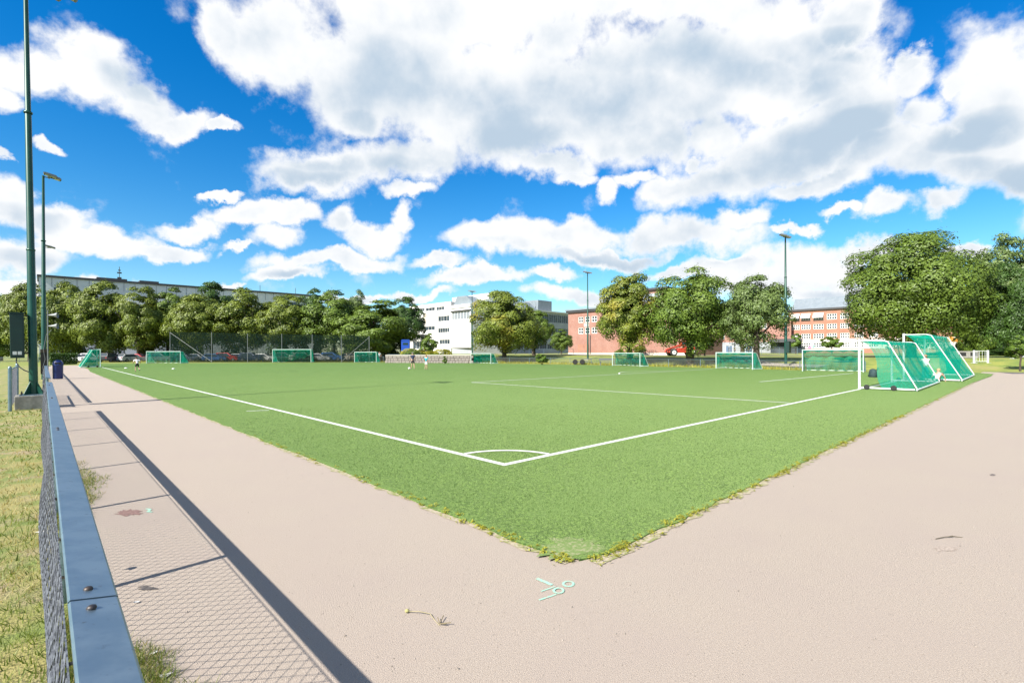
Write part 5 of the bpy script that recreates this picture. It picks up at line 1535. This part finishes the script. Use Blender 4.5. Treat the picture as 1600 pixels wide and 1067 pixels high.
# ------------------------------------------------------------------ bins, machines, barriers and small things
t = thing('litter_bin', 'dark blue litter bin with a domed lid standing on the path against the fence', 'bin', (.70, 44.4, 0))
MB().lathe((0, 0, 0), [(.0, .02), (.24, .02), (.26, .06), (.27, .88), (.28, .9), (0, .9)], 20).build('bin_body', M['bin'] if 'bin' in M else M.setdefault('bin', paint('blue_bin', (.012, .03, .16), .4)), t, True)
MB().lathe((0, 0, .9), [(.285, .002), (.285, .08), (.25, .22), (.16, .33), (0, .37)], 20).build('lid', M['bin'], t, True)
MB().box((0, -.262, 1.03), (.3, .03, .12)).build('opening', M['rubber'], t)
MB().tube((-.34, .02, .86), (-.62, .02, .86), .018, n=6).build('bracket', M['galv'], t)

t = thing('wheeled_bin', 'green wheeled rubbish bin behind the net of the tallest goal', 'bin', (G(1489, 584.5).x, G(1489, 584.5).y, .018), rad(-40))
gm = paint('green_plastic', (.015, .16, .09), .5)
b = MB(); b.add([(-.24, -.26, .06), (.24, -.26, .06), (.24, .22, .06), (-.24, .22, .06), (-.29, -.33, .93), (.29, -.33, .93), (.29, .33, .93), (-.29, .33, .93)], [(0, 3, 2, 1), (4, 5, 6, 7), (0, 1, 5, 4), (1, 2, 6, 5), (2, 3, 7, 6), (3, 0, 4, 7)]); b.build('bin_body', gm, t, bevel=.02)
b = MB(); b.prism([(-.36, .935), (.36, .935), (.36, .99), (.2, 1.04), (-.3, 1.0)], -.31, .31, 'x'); b.build('lid', gm, t)
for s in (-1, 1): MB().tube((s * .22, .27, .1), (s * .28, .27, .1), .1, n=12).build('wheel', M['rubber'], t, True)
MB().tube((-.27, .40, .95), (.27, .40, .95), .018, n=6).build('handle', gm, t)

p = G(1364, 589.6)
t = thing('kit_bag', 'dark kit bag lying on the turf behind the nearest goal', 'bag', (p.x, p.y, .018), rad(20))
bmt = mat('bag_cloth', (.015, .04, .045), (.03, .06, .06), 6, .8)
b = MB(); b.lathe((0, 0, 0), [(0, 0), (.33, .0), (.36, .1), (.34, .3), (.27, .46), (.12, .52), (0, .53)], 14); b.v = [(v[0] * (1 + .1 * math.sin(v[2] * 9)), v[1] * .62, v[2]) for v in b.v]; b.build('bag_body', bmt, t, True)
MB().path([Vector((-.2, -.2, .4)), Vector((-.1, -.26, .58)), Vector((.1, -.26, .58)), Vector((.2, -.2, .4))], .018, 6).build('strap', M['rubber'], t, True)
MB().box((.38, -.02, .07), (.42, .4, .13)).build('side_pocket', bmt, t, bevel=.03)
p = G(1431, 594.6)
t = thing('towel', 'crumpled white cloth on the turf by the net of the nearest goal', 'cloth', (p.x, p.y, .02))
f = lambda u, v: ((u - .5) * .9, (v - .5) * .55, max(0.004, .08 + .09 * math.sin(u * 9 + v * 4) * math.cos(v * 7)) * math.sin(math.pi * u) ** .5 * math.sin(math.pi * v) ** .5 + .004)
n1 = grid_patch(f, 16, 10); n1.build('cloth', paint('white_cloth', (.78, .78, .78), .9), t, True)


def barrier(label, a, c, hh, nb, group, thick=.05):
    a, c = Vector((a[0], a[1], 0)), Vector((c[0], c[1], 0)); d = c - a; L_ = d.length
    t = thing('metal_barrier', label, 'barrier', (a.x, a.y, hgt(a.x, a.y)), math.atan2(d.y, d.x), group)
    for x in (0, L_):
        MB().tube((x, 0, .02), (x, 0, hh), thick, n=8).build('post', M['whitem'], t, True)
        MB().box((x, 0, .02), (.08, .6, .03)).build('foot', M['whitem'], t)
    for z in (.16, hh - .06): MB().tube((thick, 0, z), (L_ - thick, 0, z), .022, n=8).build('rail', M['whitem'], t, True)
    for i in range(1, nb):
        x = L_ * i / nb; MB().tube((x, 0, .182), (x, 0, hh - .082), .012, n=6).build('bar', M['whitem'], t, True)
    return t


g_ = 'white metal barriers at the end of the path'
barrier('white metal barrier with thick posts by the road right of the tallest goal', G(1522, 577.6), G(1543.5, 577.6), 1.12, 5, g_, .085)
barrier('white metal barrier with upright bars at the right edge beside the sapling', G(1583, 576.2), G(1612, 576.2), .98, 9, g_, .035)
p = G(1507, 573.5)
t = thing('concrete_block', 'pale concrete block with dark openings behind the tallest goal', 'block', (p.x, p.y, hgt(p.x, p.y)), -YAW)
MB().bbox((-1.1, -.35, 0), (1.1, .35, .68)).build('block', M['concrete'], t, bevel=.02)
for x in (-.5, .62): MB().bbox((x - .35, -.356, .2), (x + .35, -.351, .56)).build('opening', M['rubber'], t)

# red loader by the big trees
p = D(1064, 556, 78); p.z = hgt(p.x, p.y)
t = thing('wheel_loader', 'red wheeled loading machine with white rims parked under the tall tree', 'loader', p, -YAW + rad(4))
red = paint('red_machine_paint', (.45, .04, .02), .5)
b = MB(); b.prism([(-2.4, .62), (-2.4, 1.0), (-.9, 1.12), (-.7, 1.5), (.5, 1.5), (.7, 1.75), (2.3, 1.7), (2.5, .8), (1.2, .62)], -.7, .7); b.build('chassis', red, t, bevel=.04)
b = MB(); b.prism([(-.2, 1.97), (-.1, 2.75), (.9, 2.78), (1.1, 1.93)], -.6, .6); cb = b.build('cab', red, t)
b = MB(); b.quad((-.1, -.61, 2.1), (.95, -.61, 2.05), (.85, -.61, 2.65), (-.02, -.61, 2.65)); b.build('cab_window', glass, cb)
t.scale = (.84, .84, .84)
b = MB(); b.path([Vector((2.3, -.35, 2.35)), Vector((-.8, -.35, 1.85)), Vector((-3.0, -.35, 1.15)), Vector((-3.2, -.35, .7))], .17, 8); b.build('boom', red, t, True)
for x in (-1.75, 1.75):
    for s in (-1, 1):
        w_ = MB(); w_.lathe((0, 0, 0), [(0, -.2), (.36, -.24), (.62, -.22), (.68, -.12), (.68, .12), (.62, .22), (.36, .24), (0, .2)], 18)
        w_.v = [(v[0] + x, v[2] + s * .95, v[1] + .68) for v in w_.v]; wh = w_.build('wheel', M['rubber'], t, True)
        rm = MB(); rm.lathe((0, 0, 0), [(.1, .24), (.36, .255), (.40, .235), (.1, .238)], 16); rm.v = [(v[0] + x, s * (.95 + v[2]), v[1] + .68) for v in rm.v]; rm.build('rim', M['whitem'], wh)
        MB().lathe((0, 0, 0), [(0, 0), (.1, 0)], 8)

# bicycles beneath the yellowing tree
def bicycle(label, px, d, rz, first=None):
    p = D(px, 553, d); z = hgt(p.x, p.y) + .02
    if first is not None:
        o = copy_tree(first); o.location = (p.x, p.y, z); o.rotation_euler = (0, 0, rz); o['label'] = label; return o
    t = thing('bicycle', label, 'bicycle', (p.x, p.y, z), rz, 'bicycles parked under the yellowing tree')
    for x in (-.52, .52):
        b = MB(); n = 18; P = [Vector((x + .33 * math.cos(6.283 * i / n), 0, .34 + .33 * math.sin(6.283 * i / n))) for i in range(n + 1)]; b.path(P, .022, 5)
        for i in range(0, n, 2): b.tube((x, 0, .34), P[i], .004, n=3)
        b.build('wheel', M['rubber'], t)
    b = MB(); c = [Vector(q) for q in ((-.52, 0, .34), (-.05, 0, .32), (-.2, 0, .8), (.36, 0, .82), (.52, 0, .34))]
    for i, j in ((0, 1), (0, 2), (1, 2), (2, 3), (1, 3), (3, 4)): b.tube(c[i], c[j], .02, n=6)
    b.build('bicycle_frame', M['bolt'], t)
    MB().box((-.22, 0, .9), (.26, .12, .06)).build('saddle', M['rubber'], t, bevel=.02)
    b = MB(); b.tube((.36, 0, .82), (.33, 0, 1.0), .016, n=6).tube((.33, -.28, 1.02), (.33, .28, 1.02), .014, n=6); b.build('handlebar', M['galv'], t)
    return t
b0 = bicycle('dark bicycle leftmost under the yellowing tree', 1003, 92, rad(-20))
for px, lab in ((1010, 'second dark bicycle from the left under the yellowing tree'), (1016, 'third dark bicycle from the left under the yellowing tree'), (1022, 'rightmost dark bicycle under the yellowing tree')):
    bicycle(lab, px, 92, rad(-20 + rnd.uniform(-15, 15)), b0)

# blue container behind the stone wall
p = D(634, 548, 88); p.z = .9
t = thing('blue_container', 'bright blue clothes container on legs behind the stone wall', 'container', p, -YAW + rad(8))
bl = paint('blue_container_paint', (.01, .07, .42), .45)
MB().bbox((-.72, -.7, .75), (.72, .7, 2.75)).build('container_body', bl, t, bevel=.05)
b = MB(); b.prism([(-.78, 2.752), (.78, 2.752), (.6, 2.95), (-.6, 2.95)], -.75, .75); b.build('container_roof', bl, t)
MB().bbox((-.45, -.715, 2.0), (.45, -.702, 2.4)).build('hatch', M['cabg'], t)
for x in (-.6, .6): MB().bbox((x - .06, -.1, -.3), (x + .06, .1, .749)).build('leg', M['bolt'], t)

# dry stone wall, stone by stone, with its capping
A, B = D(604, 560, 77), D(737, 560, 73.5); A.z = B.z = 0
t = thing('stone_wall', 'grey stone retaining wall behind the two players, between the net and the white school', 'wall', A, math.atan2((B - A).y, (B - A).x))
L_ = (B - A).length; HW = 1.12
MB().bbox((0, .16, -.3), (L_, .6, HW - .02)).build('wall_core', M['stone'], t)
k = 0; sm = []
for q in range(6):
    me = None; b = MB(); rr = random.Random(q)
    x, y, z = .5, .18, .5
    b.add([(sx * x * rr.uniform(.86, 1), sy * y, sz * z * rr.uniform(.84, 1)) for sx, sy, sz in ((-1, -1, -1), (1, -1, -1), (1, 1, -1), (-1, 1, -1), (-1, -1, 1), (1, -1, 1), (1, 1, 1), (-1, 1, 1))], [(0, 3, 2, 1), (4, 5, 6, 7), (0, 1, 5, 4), (1, 2, 6, 5), (2, 3, 7, 6), (3, 0, 4, 7)])
    me = bpy.data.meshes.new('stone'); me.from_pydata(b.v, [], b.f); me.materials.append(M['stone']); sm.append(me)
z = 0.0
for hrow in (.40, .37, .35):
    x = rnd.uniform(-.2, 0)
    while x < L_:
        wd = rnd.uniform(.35, .75)
        o = link('stone', sm[rnd.randint(0, 5)], t, (x + wd / 2, rnd.uniform(.02, .06), z + hrow / 2)); o.scale = (wd - .02, 1, hrow - .02)
        x += wd
    z += hrow
MB().bbox((-.1, -.2, HW + .003), (L_, .62, HW + .12)).build('capping', M['plinth'], t)
# terrace planting ground behind the wall
b = MB(); u = (B - A).normalized(); nn = Vector((-u.y, u.x, 0))
b.quad(A + nn * .6 + Vector((0, 0, 1.05)), B + nn * .6 + Vector((0, 0, 1.05)), B + nn * 14 + Vector((0, 0, 1.3)), A + nn * 14 + Vector((0, 0, 1.3)))
structure(b.build('terrace', M['grass']))

# little mower-like trolley and bench frame at the far touchline
p = G(905, 569.6)
t = thing('line_marker', 'low trolley with two dark wheels standing by a light pole at the far touchline', 'trolley', (p.x, p.y, .02), -YAW)
MB().bbox((-1.0, -.25, .30), (1.1, .25, .40)).build('deck', M['lamp'], t)
for x in (-.55, .35):
    b = MB(); b.lathe((0, 0, 0), [(0, -.08), (.3, -.08), (.33, 0), (.3, .08), (0, .08)], 14); b.v = [(v[0] + x, v[2] - .34, v[1] + .33) for v in b.v]; b.build('wheel', M['rubber'], t, True)
MB().path([Vector((1.1, 0, .35)), Vector((1.6, 0, .3)), Vector((1.8, 0, .08))], .03, 6).build('drawbar', M['bolt'], t)
p = G(948, 571)
t = thing('bench', 'small grey bench frame at the far touchline beside the goal with the low net', 'bench', (p.x, p.y, .02), -YAW)
MB().bbox((-.9, -.2, .43), (.9, .2, .48)).build('seat', M['lamp'], t)
MB().bbox((-.9, .2, .6), (.9, .25, .85)).build('backrest', M['lamp'], t)
for x in (-.75, .75): MB().tube((x, -.15, 0), (x, -.15, .43), .03, n=6).tube((x, .22, 0), (x, .22, .85), .03, n=6).build('leg', M['lamp'], t)

# red and orange shade tents under the huge tree
for px, c_, lab, d_ in ((1463, (.55, .05, .04), 'red shade tent in the gloom under the huge tree', 78), (1486, (.60, .26, .04), 'orange shade tent next to the red one under the huge tree', 80)):
    p = D(px, 550, d_); z = hgt(p.x, p.y)
    t = thing('shade_tent', lab, 'tent', (p.x, p.y, z), rad(20), 'shade tents under the huge tree')
    b = MB(); h_ = 2.1
    b.add([(-1.3, -1.3, h_), (1.3, -1.3, h_), (1.3, 1.3, h_), (-1.3, 1.3, h_), (0, 0, h_ + .9)], [(0, 1, 4), (1, 2, 4), (2, 3, 4), (3, 0, 4)]); b.build('canopy', paint('tent_cloth', c_, .8), t)
    b = MB()
    for k in range(4):
        x, y = (-1.3, 1.3)[k % 2], (-1.3, 1.3)[k // 2]; MB().tube((x, y, 0), (x, y, h_), .03, n=6).build('leg', M['whitem'], t)

# green spray marks on the path: paint that lies on the surface
gp = mat('mint_spray_paint', (.30, .60, .46), (.40, .42, .34), 70, .8, lo=.42, hi=.66, detail=6)
def stroke(b, P, w, z=.004):
    P = [Vector((p.x, p.y)) for p in P]
    for a, c in zip(P, P[1:]):
        d = (c - a).normalized(); nr = Vector((-d.y, d.x)) * w / 2; e = d * w * .3
        b.quad((*(a - nr - e), z), (*(c - nr + e), z), (*(c + nr + e), z), (*(a + nr - e), z)); z += .00015
b = MB()
def ringpts(cx, cy, rx, ry): return [G(cx + rx * math.cos(6.283 * i / 12), cy + ry * math.sin(6.283 * i / 12)) for i in range(13)]
stroke(b, [G(840, 904.5), G(851, 909), G(861, 913.5)], .03)
stroke(b, ringpts(888, 912.5, 8, 4), .018)
stroke(b, ringpts(872.5, 923.5, 7.5, 4), .018, .0062)
stroke(b, [G(866, 917), G(856, 920.5), G(846, 924)], .014)
stroke(b, [G(868, 929), G(855, 933.5), G(843, 937.5)], .016)
tag(b.build('spray_mark', gp), 'mint green spray painted strokes and loops on the path by the turf corner', 'paint mark')
b = MB(); stroke(b, [G(229, 795), G(235, 796), G(231, 799.5), G(237, 800)], .03)
tag(b.build('spray_mark', gp), 'small mint green spray mark on the path near the fence', 'paint mark')
# brown stain beside it and the scorched ring
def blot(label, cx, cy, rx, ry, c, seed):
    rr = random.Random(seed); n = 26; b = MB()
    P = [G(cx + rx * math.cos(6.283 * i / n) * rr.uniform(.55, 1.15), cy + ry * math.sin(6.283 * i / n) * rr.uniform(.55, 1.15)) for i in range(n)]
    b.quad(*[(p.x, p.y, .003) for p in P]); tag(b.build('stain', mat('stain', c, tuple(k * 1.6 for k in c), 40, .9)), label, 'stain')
blot('brown stain on the path between the fence and the small spray mark', 201, 801, 24, 5.5, (.17, .10, .085), 1)
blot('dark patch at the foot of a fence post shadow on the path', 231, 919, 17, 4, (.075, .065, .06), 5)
# twig and scraps
t = thing('twig', 'thin dry twig with a forked root end lying on the path', 'twig', (0, 0, 0))
P = [G(636, 957), G(655, 959), G(672, 961), G(680, 969), G(687, 977)]
b = MB(); b.path([Vector((p.x, p.y, .008 + .01 * math.sin(i * 1.4))) for i, p in enumerate(P)], .0028, 6); b.build('stem', paint('dry_stem', (.34, .29, .17), .9), t)
b = MB()
for q in ((693, 966), (705, 977), (684, 969), (697, 979)): e = G(*q); b.tube((P[4].x, P[4].y, .012), (e.x, e.y, .02), .003, n=5)
b.build('root', paint('dry_root', (.2, .16, .09), .9), t)
b = MB(); b.lathe((P[0].x, P[0].y, .004), [(0, 0), (.014, .004), (.016, .012), (.008, .02), (0, .022)], 8); b.build('seed_head', paint('seed_head', (.36, .33, .14), .9), t)
t = thing('twig', 'dark thin twig lying on the path at the right', 'twig', (0, 0, 0))
P = [G(1462, 842.5), G(1476, 840.5), G(1490, 838.8), G(1504, 839.5)]
MB().path([Vector((p.x, p.y, .006 + .006 * math.sin(i * 1.4))) for i, p in enumerate(P)], .0035, 6).build('stem', paint('dark_stem', (.10, .085, .05), .9), t)
MB().tube((P[1].x, P[1].y, .01), (P[1].x + .06, P[1].y - .05, .02), .0025, n=5).build('side_shoot', paint('dark_shoot', (.13, .11, .06), .9), t)
blot('small dark oil spot on the path at the right', 1551, 742, 6, 1.6, (.11, .09, .08), 8)
blot('faint grey damp mark on the path near the twig at the right', 1478, 857, 22, 5, (.28, .228, .19), 9)
lit_ = paint('pale_scrap', (.66, .64, .60), .9)
for i, (px, py, s_, lab) in enumerate(((258, 1058, .035, 'scrap of white paper at the foot of the fence near the bottom edge'), (214, 942, .022, 'pale wood chip in the grass at the foot of the fence'), (241, 1022, .022, 'small pale chip on the path edge below the wood chip'), (75, 726, .05, 'white scrap caught in the wire mesh'))):
    p = G(px, py)
    if i == 3: p = Vector((.0, 4.9, .42))
    b = MB(); rr = random.Random(i); n = 9
    b.quad(*[(s_ * math.cos(6.283 * k / n) * rr.uniform(.5, 1.2), s_ * .6 * math.sin(6.283 * k / n) * rr.uniform(.5, 1.2), rr.uniform(.002, .012)) for k in range(n)])
    o = tag(b.build('scrap', lit_, loc=(p.x, p.y, .006 if i != 3 else p.z)), lab, 'scrap')
for i, (px, py, lab) in enumerate(((197, 575.5, 'white disc marker on the turf left of the running player'), (271, 576.6, 'white disc marker on the turf right of the running player'))):
    p = G(px, py); tag(MB().lathe((0, 0, 0), [(.0, .0), (.16, 0), (.14, .05), (.06, .08), (0, .08)], 12).build('disc_marker', M['whitem'], smooth=True, loc=(p.x, p.y, .018)), lab, 'marker')
